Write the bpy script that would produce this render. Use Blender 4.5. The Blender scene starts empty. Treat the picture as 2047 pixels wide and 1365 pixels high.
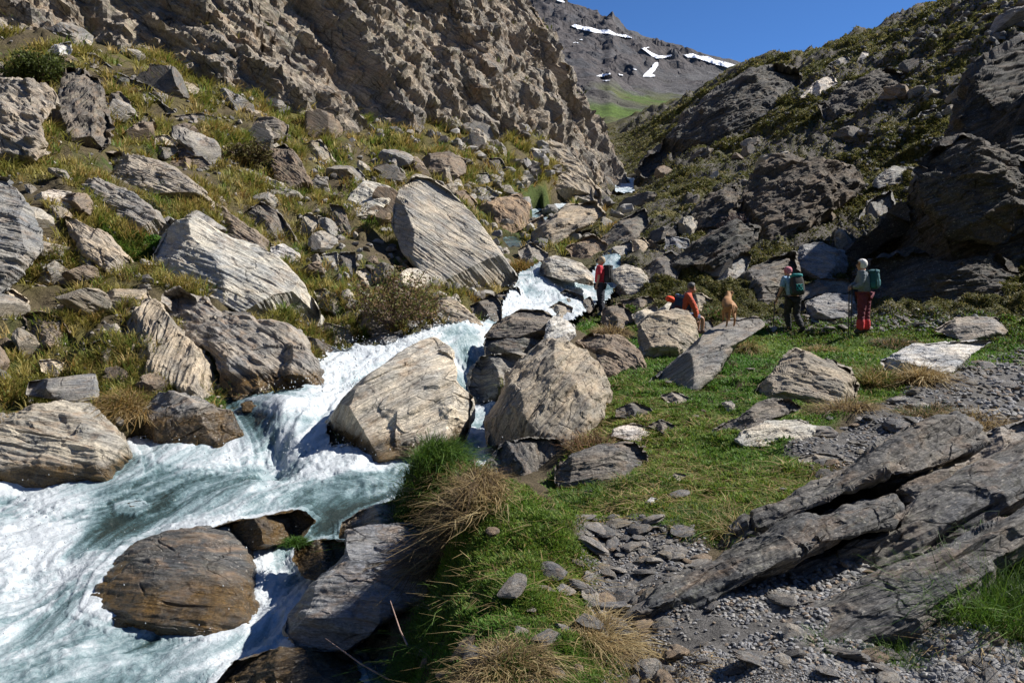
import bpy, math, random
import numpy as np
from mathutils import Vector, Matrix
PI = math.pi
rnd = random.Random(7)
RS = np.random.RandomState(11)
C = bpy.context.scene.collection
# ------------------------------------------------------------------ camera model (photo pixels 2047 x 1365)
PW, PH, F = 2047.0, 1365.0, 1592.0
PITCH = math.radians(-5.0)
FWD = np.array([0, math.cos(PITCH), math.sin(PITCH)])
UPV = np.array([0, -math.sin(PITCH), math.cos(PITCH)])
RGT = np.array([1.0, 0, 0])
def ray(px, py):
    px = np.asarray(px, float); py = np.asarray(py, float)
    a = (px - PW / 2) / F; b = (PH / 2 - py) / F
    return FWD + a[..., None] * RGT + b[..., None] * UPV
def unproj(px, py, D):
    return ray(px, py) * np.asarray(D, float)[..., None]
def proj(P):
    d = np.maximum(P @ FWD, 1e-3)
    return PW / 2 + F * (P @ RGT) / d, PH / 2 - F * (P @ UPV) / d, P @ FWD
# ------------------------------------------------------------------ noise
def _h(ix, iy, iz, s):
    h = (ix.astype(np.uint32) * np.uint32(374761393) + iy.astype(np.uint32) * np.uint32(668265263)
         + iz.astype(np.uint32) * np.uint32(2147483647 & 1274126177) + np.uint32((s * 2654435761) & 0xffffffff))
    h = (h ^ (h >> np.uint32(13))) * np.uint32(1274126177)
    h = (h ^ (h >> np.uint32(16))) * np.uint32(2246822519)
    return h ^ (h >> np.uint32(15))
def _u(h): return (h & np.uint32(0xffff)).astype(np.float32) / 65535.0
def gn(P, seed=0):
    """gradient noise, about -1..1"""
    P = np.asarray(P, np.float32); I = np.floor(P).astype(np.int64); f = P - I
    u = f * f * f * (f * (f * 6 - 15) + 10)
    out = 0
    for dx in (0, 1):
        wx = u[:, 0] if dx else 1 - u[:, 0]
        for dy in (0, 1):
            wy = u[:, 1] if dy else 1 - u[:, 1]
            for dz in (0, 1):
                wz = u[:, 2] if dz else 1 - u[:, 2]
                h = _h(I[:, 0] + dx, I[:, 1] + dy, I[:, 2] + dz, seed)
                gx = (h & np.uint32(1023)).astype(np.float32) / 511.5 - 1
                gy = ((h >> np.uint32(10)) & np.uint32(1023)).astype(np.float32) / 511.5 - 1
                gz = ((h >> np.uint32(20)) & np.uint32(1023)).astype(np.float32) / 511.5 - 1
                out = out + wx * wy * wz * (gx * (f[:, 0] - dx) + gy * (f[:, 1] - dy) + gz * (f[:, 2] - dz))
    return out * 1.4
def fbm(P, octaves=4, seed=0, gain=.5, lac=2.03):
    a = 1.0; o = 0; P = np.asarray(P, np.float32)
    for k in range(octaves):
        o = o + a * gn(P + 17.3 * k, seed + k); P = P * lac; a *= gain
    return o
def ridged(P, octaves=4, seed=0):
    a = 1.0; o = 0; P = np.asarray(P, np.float32)
    for k in range(octaves):
        o = o + a * (1 - 2 * np.abs(gn(P + 9.1 * k, seed + k))); P = P * 2.07; a *= .5
    return o
def facets(P, seed=0, tilt=1.0, bev=.2):
    """cellular noise: every cell a tilted plane. returns (height about -1..1, gap to the next cell)"""
    P = np.asarray(P, np.float32); I = np.floor(P).astype(np.int64)
    n = len(P); d1 = np.full(n, 9., np.float32); d2 = np.full(n, 9., np.float32); v = np.zeros(n, np.float32); v2 = np.zeros(n, np.float32)
    for dx in (-1, 0, 1):
        for dy in (-1, 0, 1):
            for dz in (-1, 0, 1):
                J = I + np.array([dx, dy, dz])
                h = _h(J[:, 0], J[:, 1], J[:, 2], seed); h2 = _h(J[:, 0], J[:, 1], J[:, 2], seed + 77)
                cx = J[:, 0] + _u(h); cy = J[:, 1] + _u(h >> np.uint32(11)); cz = J[:, 2] + _u(h >> np.uint32(16))
                qx = P[:, 0] - cx; qy = P[:, 1] - cy; qz = P[:, 2] - cz
                d = np.sqrt(qx * qx + qy * qy + qz * qz).astype(np.float32)
                g = (_u(h2) - .5) * qx + (_u(h2 >> np.uint32(9)) - .5) * qy + (_u(h2 >> np.uint32(16)) - .5) * qz
                val = ((_u(h2 >> np.uint32(5)) * 2 - 1) * .4 + 2.0 * tilt * g).astype(np.float32)
                m = d < d1
                v2 = np.where(m, v, np.where(d < d2, val, v2)); d2 = np.where(m, d1, np.minimum(d2, d)); v = np.where(m, val, v); d1 = np.where(m, d, d1)
    w = .5 + .5 * smooth(0, bev, d2 - d1)
    return v * w + v2 * (1 - w), d2 - d1
def smooth(a, b, x):
    t = np.clip((x - a) / (b - a), 0, 1); return t * t * (3 - 2 * t)
def in_poly(poly, x, y):
    x = np.asarray(x); y = np.asarray(y); r = np.zeros(x.shape, bool); n = len(poly); j = n - 1
    for i in range(n):
        xi, yi = poly[i]; xj, yj = poly[j]
        if yi != yj:
            r ^= ((yi > y) != (yj > y)) & (x < (xj - xi) * (y - yi) / (yj - yi) + xi)
        j = i
    return r
def blur(a, n=1):
    for _ in range(n):
        b = np.pad(a, 1, mode='edge')
        a = (b[:-2, 1:-1] + b[2:, 1:-1] + b[1:-1, :-2] + b[1:-1, 2:] + 2 * a) / 6
    return a
# ------------------------------------------------------------------ mesh helpers
def mesh_from(name, V, Fc, mats=(), smooth_=False, attrs=None, colors=None, midx=None):
    """Fc: (n,3) or (n,4) int array"""
    me = bpy.data.meshes.new(name)
    V = np.ascontiguousarray(V, np.float32); Fc = np.ascontiguousarray(Fc, np.int32)
    me.vertices.add(len(V)); me.vertices.foreach_set('co', V.ravel())
    k = Fc.shape[1]
    me.loops.add(Fc.size); me.loops.foreach_set('vertex_index', Fc.ravel())
    me.polygons.add(len(Fc)); me.polygons.foreach_set('loop_start', np.arange(0, Fc.size, k, dtype=np.int32))
    me.polygons.foreach_set('use_smooth', np.full(len(Fc), smooth_, bool))
    for m in mats: me.materials.append(m)
    if midx is not None: me.polygons.foreach_set('material_index', np.ascontiguousarray(midx, np.int32))
    me.update(calc_edges=True)
    for kx, val in (attrs or {}).items():
        a = me.attributes.new(kx, 'FLOAT', 'POINT'); a.data.foreach_set('value', np.ascontiguousarray(val, np.float32))
    for kx, val in (colors or {}).items():
        a = me.attributes.new(kx, 'FLOAT_COLOR', 'POINT')
        col = np.ones((len(V), 4), np.float32); col[:, :3] = val
        a.data.foreach_set('color', col.ravel())
    return me
def grid_faces(n, m, wrap=False):
    """n columns (first index), m rows"""
    i = np.arange(n if wrap else n - 1); j = np.arange(m - 1)
    I, J = np.meshgrid(i, j, indexing='ij'); I2 = (I + 1) % n
    return np.stack([I * m + J, I2 * m + J, I2 * m + J + 1, I * m + J + 1], -1).reshape(-1, 4)
def link(name, me, parent=None, loc=None, label=None, cat=None, group=None, kind=None):
    o = bpy.data.objects.new(name, me); C.objects.link(o)
    if parent is not None: o.parent = parent
    if loc is not None: o.location = loc
    if label: o['label'] = label
    if cat: o['category'] = cat
    if group: o['group'] = group
    if kind: o['kind'] = kind
    return o
def empty(name, loc, label, cat, group=None, rotz=0):
    o = link(name, None, None, loc, label, cat, group); o.rotation_euler = (0, 0, rotz); o.empty_display_size = .1
    return o
def vnormals(V, Fc):
    a = V[Fc[:, 0]]; b = V[Fc[:, 1]]; c = V[Fc[:, 2]]; d = V[Fc[:, 3]]
    n = np.cross(c - a, d - b); N = np.zeros_like(V)
    for k in range(4):
        for ax in range(3): N[:, ax] += np.bincount(Fc[:, k], n[:, ax], len(V))
    return N / np.maximum(np.linalg.norm(N, axis=1), 1e-9)[:, None]
# ------------------------------------------------------------------ node helper
class NT:
    def __init__(s, name):
        s.m = bpy.data.materials.new(name); s.m.use_nodes = True; s.t = s.m.node_tree; s.n = s.t.nodes
        s.b = s.n['Principled BSDF']
    def new(s, t, **kw):
        x = s.n.new(t)
        for k, v in kw.items():
            if k.startswith('i_'):
                key = k[2:]; key = int(key) if key.isdigit() else key.replace('_', ' ')
                if hasattr(v, 'is_output') or isinstance(v, bpy.types.NodeSocket): s.t.links.new(v, x.inputs[key])
                else: x.inputs[key].default_value = v
            else: setattr(x, k, v)
        return x
    def ln(s, a, b): s.t.links.new(a, b)
    def noise(s, vec, scale, detail=4, rough=.55, dist=0):
        return s.new('ShaderNodeTexNoise', i_Vector=vec, i_Scale=scale, i_Detail=detail, i_Roughness=rough, i_Distortion=dist).outputs[0]
    def map(s, vec, scale=(1, 1, 1), loc=(0, 0, 0)):
        return s.new('ShaderNodeMapping', i_Vector=vec, i_Scale=scale, i_Location=loc).outputs[0]
    def ramp(s, fac, pts, interp='LINEAR'):
        x = s.new('ShaderNodeValToRGB', i_Fac=fac); x.color_ramp.interpolation = interp; e = x.color_ramp.elements
        while len(e) < len(pts): e.new(.5)
        for k, (p, c) in enumerate(pts):
            e[k].position = p; e[k].color = (*c, 1) if not isinstance(c, (int, float)) else (c, c, c, 1)
        return x.outputs[0]
    def mix(s, fac, a, b, mode='MIX'):
        x = s.new('ShaderNodeMix', data_type='RGBA', blend_type=mode)
        for sock, v in ((x.inputs[0], fac), (x.inputs[6], a), (x.inputs[7], b)):
            if isinstance(v, bpy.types.NodeSocket): s.ln(v, sock)
            elif isinstance(v, tuple): sock.default_value = (*v, 1)
            else: sock.default_value = v
        return x.outputs[2]
    def math(s, op, a, b=0, c=None):
        x = s.new('ShaderNodeMath', operation=op)
        for k, v in enumerate((a, b) + ((c,) if c is not None else ())):
            if isinstance(v, bpy.types.NodeSocket): s.ln(v, x.inputs[k])
            else: x.inputs[k].default_value = v
        return x.outputs[0]
    def bump(s, h, strength=.5, dist=.02, normal=None):
        x = s.new('ShaderNodeBump', i_Height=h, i_Strength=strength, i_Distance=dist)
        if normal is not None: s.ln(normal, x.inputs['Normal'])
        return x.outputs[0]
    def attr(s, name): return s.new('ShaderNodeAttribute', attribute_name=name)
    def set(s, **kw):
        for k, v in kw.items():
            sock = s.b.inputs[k.replace('_', ' ')]
            if isinstance(v, bpy.types.NodeSocket): s.ln(v, sock)
            elif isinstance(v, tuple) and len(v) == 3: sock.default_value = (*v, 1)
            else: sock.default_value = v
def plain(name, col, rough=.7, var=.25, scale=30, bump=.0):
    """simple material with a little procedural unevenness"""
    t = NT(name); co = t.new('ShaderNodeTexCoord').outputs['Object']
    n = t.noise(co, scale, 4)
    lo = tuple(c * (1 - var) for c in col); hi = tuple(min(1, c * (1 + var)) for c in col)
    t.set(Base_Color=t.ramp(n, [(.3, lo), (.7, hi)]), Roughness=rough)
    if bump: t.set(Normal=t.bump(n, .6, bump))
    return t.m
# ------------------------------------------------------------------ hikers and dog (x right, y away from the viewer, z up, metres; placed later)
def skin_mesh(name, V, E, rad, levels=2, root=0):
    me = bpy.data.meshes.new(name); me.from_pydata([tuple(v) for v in V], E, [])
    o = bpy.data.objects.new(name, me); C.objects.link(o); m = o.modifiers.new('s', 'SKIN'); m.use_smooth_shade = True
    sv = me.skin_vertices[0].data
    for k, r in enumerate(rad):
        sv[k].radius = (r, r) if isinstance(r, (int, float)) else r
        sv[k].use_root = (k == root)
    s = o.modifiers.new('b', 'SUBSURF'); s.levels = levels + (name in ('jacket', 'shirt', 'trousers')); s.render_levels = s.levels
    dg = bpy.context.evaluated_depsgraph_get(); out = bpy.data.meshes.new_from_object(o.evaluated_get(dg)); bpy.data.objects.remove(o); bpy.data.meshes.remove(me)
    if name in ('jacket', 'shirt', 'trousers', 'shorts', 'gaiter'):
        n = len(out.vertices); co = np.empty(n * 3, np.float32); out.vertices.foreach_get('co', co); no = np.empty(n * 3, np.float32); out.vertices.foreach_get('normal', no); co = co.reshape(-1, 3); no = no.reshape(-1, 3)
        co += no * (.012 * ridged(co * np.array([11, 11, 20]), 2, len(name)))[:, None]; out.vertices.foreach_set('co', co.ravel())
    out.name = name; out.polygons.foreach_set('use_smooth', [True] * len(out.polygons)); return out
def chain(segs):
    """segs: list of lists of (key,(x,y,z),r); repeated keys join"""
    V, Rr, E, ix = [], [], [], {}
    for s in segs:
        prev = None
        for key, *rest in s:
            if key not in ix: ix[key] = len(V); V.append(rest[0]); Rr.append(rest[1])
            if prev is not None: E.append((ix[prev], ix[key]))
            prev = key
    return V, E, Rr
def superq(name, size, e=.35, mat=None, parent=None, loc=(0, 0, 0), rot=(0, 0, 0), n=28, m=16, bulge=None):
    u = np.linspace(-PI, PI, n, endpoint=False); v = np.linspace(-PI / 2 + .02, PI / 2 - .02, m); U, W = np.meshgrid(u, v, indexing='ij')
    sp = lambda a, p: np.sign(a) * np.abs(a) ** p
    P = np.stack([sp(np.cos(W), e) * sp(np.cos(U), e) * size[0], sp(np.cos(W), e) * sp(np.sin(U), e) * size[1], sp(np.sin(W), e) * size[2]], -1).reshape(-1, 3)
    if bulge is not None: P = bulge(P)
    F_ = grid_faces(n, m, wrap=True)[:, ::-1]; i = np.arange(n); i2 = (i + 1) % n
    tri = np.concatenate([F_[:, [0, 1, 2]], F_[:, [0, 2, 3]]] + [np.stack([i2 * m, np.full(n, n * m), i * m], -1)[:, ::-1], np.stack([i * m + m - 1, np.full(n, n * m + 1), i2 * m + m - 1], -1)[:, ::-1]])
    P = np.concatenate([P, [P.reshape(n, m, 3)[:, 0].mean(0), P.reshape(n, m, 3)[:, -1].mean(0)]])
    o = link(name, mesh_from(name, P, tri, [mat], True), parent, loc); o.rotation_euler = rot; return o
def tube(name, pts, r, mat, parent=None, n=8, flat=1.0):
    P = np.asarray(pts, float); k = len(P); r = np.broadcast_to(np.asarray(r, float), (k,)); tg = np.gradient(P, axis=0); tg /= np.linalg.norm(tg, axis=1)[:, None] + 1e-9
    up = np.array([.13, .21, .97]); a = np.cross(tg, up); a /= np.linalg.norm(a, axis=1)[:, None] + 1e-9; b = np.cross(tg, a); th = np.linspace(0, 2 * PI, n, endpoint=False)
    V = (P[:, None] + r[:, None, None] * (np.cos(th)[None, :, None] * a[:, None] + flat * np.sin(th)[None, :, None] * b[:, None])).reshape(-1, 3)
    F_ = grid_faces(k, n); F_ = []
    for i in range(k - 1):
        for j in range(n): F_.append((i * n + j, (i + 1) * n + j, (i + 1) * n + (j + 1) % n, i * n + (j + 1) % n))
    return link(name, mesh_from(name, V, np.array(F_), [mat], True), parent)
SKIN_M = plain('skin', (.42, .23, .15), .55, .12)
def hand(prefix, w, d, side, curl=.5, s=1.0):
    """five fingers from wrist w along unit direction d; side = unit vector towards the thumb"""
    w, d, side = np.array(w, float), np.array(d, float), np.array(side, float); nrm = np.cross(d, side); palm = w + d * .05 * s; out = []
    out.append([(prefix + 'w',), (prefix + 'p', tuple(palm), (.03 * s, .018 * s))])
    for k, (o, l) in enumerate(((.026, .07), (.009, .08), (-.009, .075), (-.026, .06))):
        b = palm + d * .035 * s + side * o * s; m1 = b + (d * math.cos(curl) + nrm * math.sin(curl)) * l * .5 * s; m2 = m1 + (d * math.cos(2 * curl) + nrm * math.sin(2 * curl)) * l * .5 * s
        out.append([(prefix + 'p',), (f'{prefix}f{k}a', tuple(b), .0095 * s), (f'{prefix}f{k}b', tuple(m1), .0085 * s), (f'{prefix}f{k}c', tuple(m2), .007 * s)])
    t0 = w + d * .03 * s + side * .035 * s; t1 = t0 + (d * .6 + side * .5 + nrm * .4) * .05 * s
    out.append([(prefix + 'p',), (prefix + 't0', tuple(t0), .011 * s), (prefix + 't1', tuple(t1), .009 * s)])
    return out
def person(label, J, face, mats, sleeve='long', shorts=False, hair_fn=None):
    """J: joints. face: unit direction the head looks"""
    root = empty('person', (0, 0, 0), label, 'person')
    fx = np.array(face, float); hd = np.array(J['head']); sd = np.cross(fx, [0, 0, 1.0])
    up = np.array([0, 0, 1.0])
    segs = [[('pel', J['pel'], (.13, .1)), ('wai', J['wai'], (.12, .09)), ('che', J['che'], (.145, .1)), ('nb', J['neck'], (.06, .06)), ('hd0', tuple(hd - up * .05 + fx * .01), (.07, .08)), ('hd', tuple(hd + up * .02), (.082, .095)), ('crown', tuple(hd + up * .085), (.055, .065))],
            [('hd0',), ('nose', tuple(hd - up * .015 + fx * .11), .013)], [('hd',), ('earA', tuple(hd + sd * .085), .014)], [('hd',), ('earB', tuple(hd - sd * .085), .014)]]
    for S in 'LR':
        segs.append([('che',), ('sh' + S, J['sh' + S], .055), ('el' + S, J['el' + S], .04), (S + 'w', J['wr' + S], .027)])
        d = np.array(J['wr' + S]) - np.array(J['el' + S]); d /= np.linalg.norm(d); sdv = np.cross(d, [0, 1, .2]); sdv /= np.linalg.norm(sdv)
        segs += hand(S, J['wr' + S], d, sdv, .75)
        segs.append([('pel',), ('hp' + S, J['hp' + S], .085), ('kn' + S, J['kn' + S], .055), ('an' + S, J['an' + S], .038), ('toe' + S, J['toe' + S], .03)])
    V, E, Rr = chain(segs); me = skin_mesh('body', V, E, Rr); me.materials.append(SKIN_M); link('body', me, root)
    # shirt or jacket
    segs = [[('pel', tuple(np.array(J['pel']) + up * .02), (.165, .135)), ('wai', J['wai'], (.15, .125)), ('che', J['che'], (.175, .13)), ('nb', tuple(np.array(J['neck']) - up * .035), (.08, .08))]]
    for S in 'LR':
        sh, el, wr = (np.array(J[k + S]) for k in ('sh', 'el', 'wr'))
        arm = [('che',), ('sh' + S, tuple(sh), .08), ('m' + S, tuple((sh + el) / 2), .066)]
        if sleeve == 'long': arm += [('el' + S, tuple(el), .058), ('wr' + S, tuple(wr), .043)]
        else: arm += [('el' + S, tuple(sh * .25 + el * .75), .062)]
        segs.append(arm)
    V, E, Rr = chain(segs); me = skin_mesh(mats['top'][0], V, E, Rr); me.materials.append(mats['top'][1]); link(mats['top'][0], me, root)
    segs = [[('pel', tuple(np.array(J['pel']) + up * .04), (.155, .125))]]
    for S in 'LR':
        hp, kn, an = (np.array(J[k + S]) for k in ('hp', 'kn', 'an'))
        leg = [('pel',), ('hp' + S, tuple(hp), .108), ('t' + S, tuple(hp * .45 + kn * .55), .092)]
        if shorts: leg += [('kn' + S, tuple(hp * .12 + kn * .88), .088)]
        else: leg += [('kn' + S, tuple(kn), .075), ('c' + S, tuple(kn * .6 + an * .4), .07), ('an' + S, tuple(kn * .1 + an * .9), .056)]
        segs.append(leg)
    V, E, Rr = chain(segs); nm = 'shorts' if shorts else 'trousers'; me = skin_mesh(nm, V, E, Rr); me.materials.append(mats['legs']); link(nm, me, root)
    for S in 'LR':
        an, toe = np.array(J['an' + S]), np.array(J['toe' + S]); dirn = toe - an; 
        V, E, Rr = chain([[('a', tuple(an + [0, 0, .07]), .056), ('b', tuple(an - [0, 0, .01]), .058), ('c', tuple(toe), .045)], [('b',), ('h', tuple(an - dirn * .25 + [0, 0, dirn[2] * .3]), .042)]])
        me = skin_mesh('boot', V, E, Rr); me.materials.append(mats['boot']); link('boot', me, root)
        if 'gaiter' in mats:
            kn = np.array(J['kn' + S]); V, E, Rr = chain([[('a', tuple(kn * .72 + an * .28), .082), ('m', tuple(kn * .35 + an * .65), .082), ('b', tuple(an + [0, 0, -.01]), .088)]]); me = skin_mesh('gaiter', V, E, Rr); me.materials.append(mats['gaiter']); link('gaiter', me, root)
    eye = plain('eye', (.05, .04, .035), .2, .05)
    for q in (-1, 1):
        superq('eye', (.012, .012, .012), 1, eye, root, tuple(hd + fx * .088 + sd * .034 * q + up * .012), n=10, m=8)
    superq('mouth', (.022, .008, .006), 1, plain('lips', (.3, .1, .09), .5, .1), root, tuple(hd + fx * .088 - up * .06), rot=(0, 0, math.atan2(sd[1], sd[0])), n=10, m=6)
    if hair_fn: hair_fn(root, hd, fx)
    return root
def hair_cap(mat, size=(.1, .105, .1), low=0.0, name='hair', shag=.006):
    def f(root, hd, fx):
        o = superq(name, size, .95, mat, root, tuple(hd - fx * .018 + np.array([0, 0, .035 - low])), n=40, m=24,
               bulge=lambda P: P * (1 + shag / .1 * fbm(P * np.array([30, 30, 9]), 3, 5))[:, None] - 0 * P)
        v = np.empty(len(o.data.vertices) * 3, np.float32); o.data.vertices.foreach_get('co', v); v = v.reshape(-1, 3)
        fr = v @ np.array(fx); v -= np.outer(np.clip(fr - .045, 0, 1) * (v[:, 2] < .045), fx) * 1.0       # open at the face
        o.data.vertices.foreach_set('co', v.ravel())
    return f
CL = lambda n, c, r=.85: plain(n, c, r, .22, 18, .004)
# ---- the four hikers
PEOPLE = {}
PEOPLE['D'] = person('person with short white hair in a grey jacket and red gaiters standing with two poles',
  dict(pel=(.03, 0, .9), wai=(.02, 0, 1.03), che=(0, 0, 1.27), neck=(-.03, 0, 1.43), head=(-.06, .0, 1.555), shL=(-.09, -.16, 1.36), elL=(-.13, -.2, 1.1), wrL=(-.27, -.12, 1.04), shR=(.03, .17, 1.36), elR=(-.06, .24, 1.12), wrR=(-.23, .12, 1.06),
       hpL=(-.03, -.07, .86), knL=(-.06, -.08, .49), anL=(-.07, -.09, .1), toeL=(-.2, -.06, .04), hpR=(.1, .06, .86), knR=(.11, .06, .49), anR=(.13, .05, .1), toeR=(.01, .12, .04)), (-.95, .3, 0),
  dict(top=('jacket', CL('jacket_grey', (.17, .2, .22))), legs=CL('trousers_maroon', (.13, .02, .035)), boot=CL('boot_dark', (.05, .045, .045)), gaiter=CL('gaiter_red', (.5, .035, .04), .7)), hair_fn=hair_cap(plain('hair_white', (.66, .64, .6), .7, .15, 60), (.108, .112, .112), .02))
PEOPLE['C'] = person('person in a light blue shirt and pink headscarf walking away with a pole',
  dict(pel=(0, 0, .9), wai=(.0, .03, 1.03), che=(-.02, .08, 1.26), neck=(-.05, .13, 1.41), head=(-.09, .18, 1.53), shL=(-.21, .06, 1.35), elL=(-.28, .05, 1.08), wrL=(-.36, .12, .85), shR=(.17, .08, 1.34), elR=(.24, .12, 1.08), wrR=(.2, .24, .93),
       hpL=(-.08, 0, .86), knL=(-.09, .14, .5), anL=(-.03, .1, .12), toeL=(-.07, .26, .05), hpR=(.09, 0, .86), knR=(.1, .02, .48), anR=(.18, -.22, .16), toeR=(.13, -.1, .02)), (-.3, .95, 0),
  dict(top=('shirt', CL('shirt_blue', (.2, .33, .46))), legs=CL('trousers_black', (.022, .022, .025)), boot=CL('boot_black', (.02, .02, .02))), sleeve='short', hair_fn=hair_cap(plain('scarf_pink', (.5, .16, .2), .8, .6, 45), (.098, .1, .09), 0, 'headscarf', .002))
PEOPLE['A'] = person('person with short fair hair in a red shirt and dark leggings beside the cascade',
  dict(pel=(.0, 0, .9), wai=(0, 0, 1.03), che=(-.01, 0, 1.26), neck=(.01, 0, 1.42), head=(.02, .0, 1.545), shL=(-.05, -.17, 1.36), elL=(-.06, -.2, 1.08), wrL=(-.12, -.2, .86), shR=(0, .17, 1.36), elR=(0, .22, 1.1), wrR=(-.09, .2, .9),
       hpL=(-.02, -.08, .86), knL=(0, -.08, .48), anL=(.04, -.08, .1), toeL=(-.09, -.1, .04), hpR=(.03, .08, .86), knR=(.06, .08, .48), anR=(.1, .08, .1), toeR=(-.03, .1, .04)), (-.9, .43, 0),
  dict(top=('shirt', CL('shirt_red', (.5, .03, .05))), legs=CL('leggings', (.02, .022, .035)), boot=CL('shoe_blue', (.09, .12, .17))), sleeve='short', hair_fn=hair_cap(plain('hair_fair', (.36, .27, .17), .6, .4, 60), (.105, .115, .115), .02))
PEOPLE['B'] = person('person with grey hair in an orange jacket and blue shorts sitting on a slab',
  dict(pel=(-.02, 0, .46), wai=(.0, 0, .59), che=(.05, 0, .83), neck=(.11, 0, .99), head=(.19, .0, 1.1), shL=(.06, -.18, .92), elL=(.2, -.24, .66), wrL=(.26, -.2, .42), shR=(.1, .18, .92), elR=(.3, .24, .66), wrR=(.36, .14, .46),
       hpL=(.04, -.1, .42), knL=(.43, -.13, .4), anL=(.42, -.13, .06), toeL=(.55, -.15, 0), hpR=(.04, .1, .42), knR=(.4, .12, .42), anR=(.36, .12, .06), toeR=(.5, .14, 0)), (.93, .1, -.3),
  dict(top=('jacket', CL('jacket_orange', (.5, .085, .04))), legs=CL('shorts_navy', (.06, .085, .16)), boot=CL('boot_brown', (.12, .07, .05))), shorts=True, hair_fn=hair_cap(plain('hair_dark_grey', (.07, .065, .065), .6, .5, 60), (.1, .105, .09), -.005))
# extra clothing
o = superq('vest', (.17, .15, .2), .6, CL('vest_navy', (.025, .035, .07)), PEOPLE['B'], (.055, 0, .72), (0, .35, 0))
for k, S in enumerate((-.08, .08)): tube('sock', [(.05 + k * .06, S, .2), (.045 + k * .06, S, .13)], .055, CL('sock_red', (.55, .05, .07)), PEOPLE['A'], 12)
tube('wristwatch', [(-.335, .1, .915), (-.345, .107, .89)], .034, plain('watch_black', (.02, .02, .02), .4), PEOPLE['C'], 12)
# ---- packs, poles, bottle
PACKS = []
def backpack(label, main, lidc, loc, size, tilt=(0, 0, 0), strap_to=(), pocket=None, roll=None, mesh_line=None):
    root = empty('backpack', loc, label, 'backpack'); root.rotation_euler = tilt; sx, sy, sz = size
    def bul(P): P = P.copy(); t = P[:, 2] / sz; P[:, 0] *= 1 - .14 * t; P[:, 1] *= 1 - .12 * t; return P * (1 + .05 * fbm(P * 9, 2, 3))[:, None]
    superq('main_bag', size, .5, main, root, n=36, m=22, bulge=bul)
    superq('lid', (sx * .9, sy * .92, sz * .2), .6, lidc, root, (0, 0, sz * .92), n=30, m=14, bulge=lambda P: P * (1 + .06 * fbm(P * 12, 2, 4))[:, None])
    superq('pocket', (sx * .62, sy * .35, sz * .42), .6, pocket or main, root, (0, -sy * .82, -sz * .35), n=26, m=14)
    for q in (-1, 1): superq('side_pocket', (sx * .2, sy * .5, sz * .35), .6, pocket or main, root, (q * sx * .95, 0, -sz * .5), n=20, m=12)
    for pts in strap_to: tube('shoulder_strap', pts, .022, main, root, 8, .4)
    if roll: o = superq('bed_roll', roll[1], .8, roll[0], root, roll[2], n=30, m=16); 
    if mesh_line is not None:
        for k in range(3):
            a = np.linspace(-1, 1, 14); tube('cord', [(sx * .55 * x, -sy * (1.12 + .06 * math.cos(x * 2)), -sz * .3 + sz * .28 * math.sin(x * 2.4 + k * 2.1)) for x in a], .006, mesh_line, root, 5)
    PACKS.append(root); return root
TEAL = CL('teal_cloth', (.02, .22, .22)); DTEAL = CL('dark_teal_cloth', (.015, .085, .1)); BLK = CL('black_cloth', (.018, .018, .02)); OLV = CL('dark_olive_cloth', (.03, .03, .028)); NAVY = CL('navy_cloth', (.03, .045, .09)); ORG = CL('orange_red_cloth', (.75, .07, .02)); CORD = plain('cord_grey', (.3, .3, .28), .7)
PK = {}
PK['D'] = backpack('dark teal backpack on the back of the white haired hiker', DTEAL, DTEAL, (0, 0, 0), (.13, .115, .2), strap_to=[[(-.1, -.02, .2), (-.17, -.04, .24), (-.25, -.06, .18), (-.27, -.07, 0), (-.18, -.06, -.14)], [(-.1, .09, .2), (-.15, .16, .22), (-.22, .2, .1), (-.2, .2, -.1)]], pocket=CL('mid_teal_cloth', (.02, .13, .15)))
PK['C'] = backpack('big dark backpack with a turquoise lid carried by the walking hiker', OLV, TEAL, (0, 0, 0), (.155, .125, .25), mesh_line=CL('turquoise_cord', (.03, .4, .36)), strap_to=[[(-.1, .1, .26), (-.13, .2, .27), (-.14, .28, .15), (-.14, .24, -.1)], [(.1, .1, .26), (.13, .2, .27), (.14, .28, .15), (.14, .24, -.1)]], pocket=CL('dark_green_cloth', (.015, .06, .055)))
PK['A'] = backpack('black daypack worn by the hiker in the red shirt', BLK, BLK, (0, 0, 0), (.13, .13, .23), strap_to=[[(-.08, -.04, .18), (-.16, -.06, .22), (-.23, -.1, .12), (-.2, -.1, -.1)], [(-.08, .08, .18), (-.16, .14, .22), (-.22, .16, .12)]], pocket=CL('charcoal_cloth', (.035, .035, .04)))
PK['B'] = backpack('navy backpack with an orange red roll worn by the seated hiker', NAVY, CL('blue_grey_cloth', (.1, .16, .24)), (0, 0, 0), (.13, .14, .25), roll=(ORG, (.11, .17, .075), (-.2, 0, .1)), strap_to=[[(.05, -.1, .22), (.16, -.13, .26), (.24, -.14, .12), (.2, -.13, -.08)]], pocket=CL('dark_red_cloth', (.12, .03, .03)))
bottle = empty('water_bottle', (0, 0, 0), 'grey water bottle in the side pocket of the seated hikers pack', 'bottle')
superq('bottle_body', (.038, .038, .1), .3, plain('bottle_grey', (.25, .27, .28), .3), bottle, (0, 0, .1), n=18, m=12); superq('cap', (.024, .024, .02), .4, plain('bottle_cap', (.6, .6, .6), .4), bottle, (0, 0, .215), n=14, m=8)
POLES = []
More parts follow.
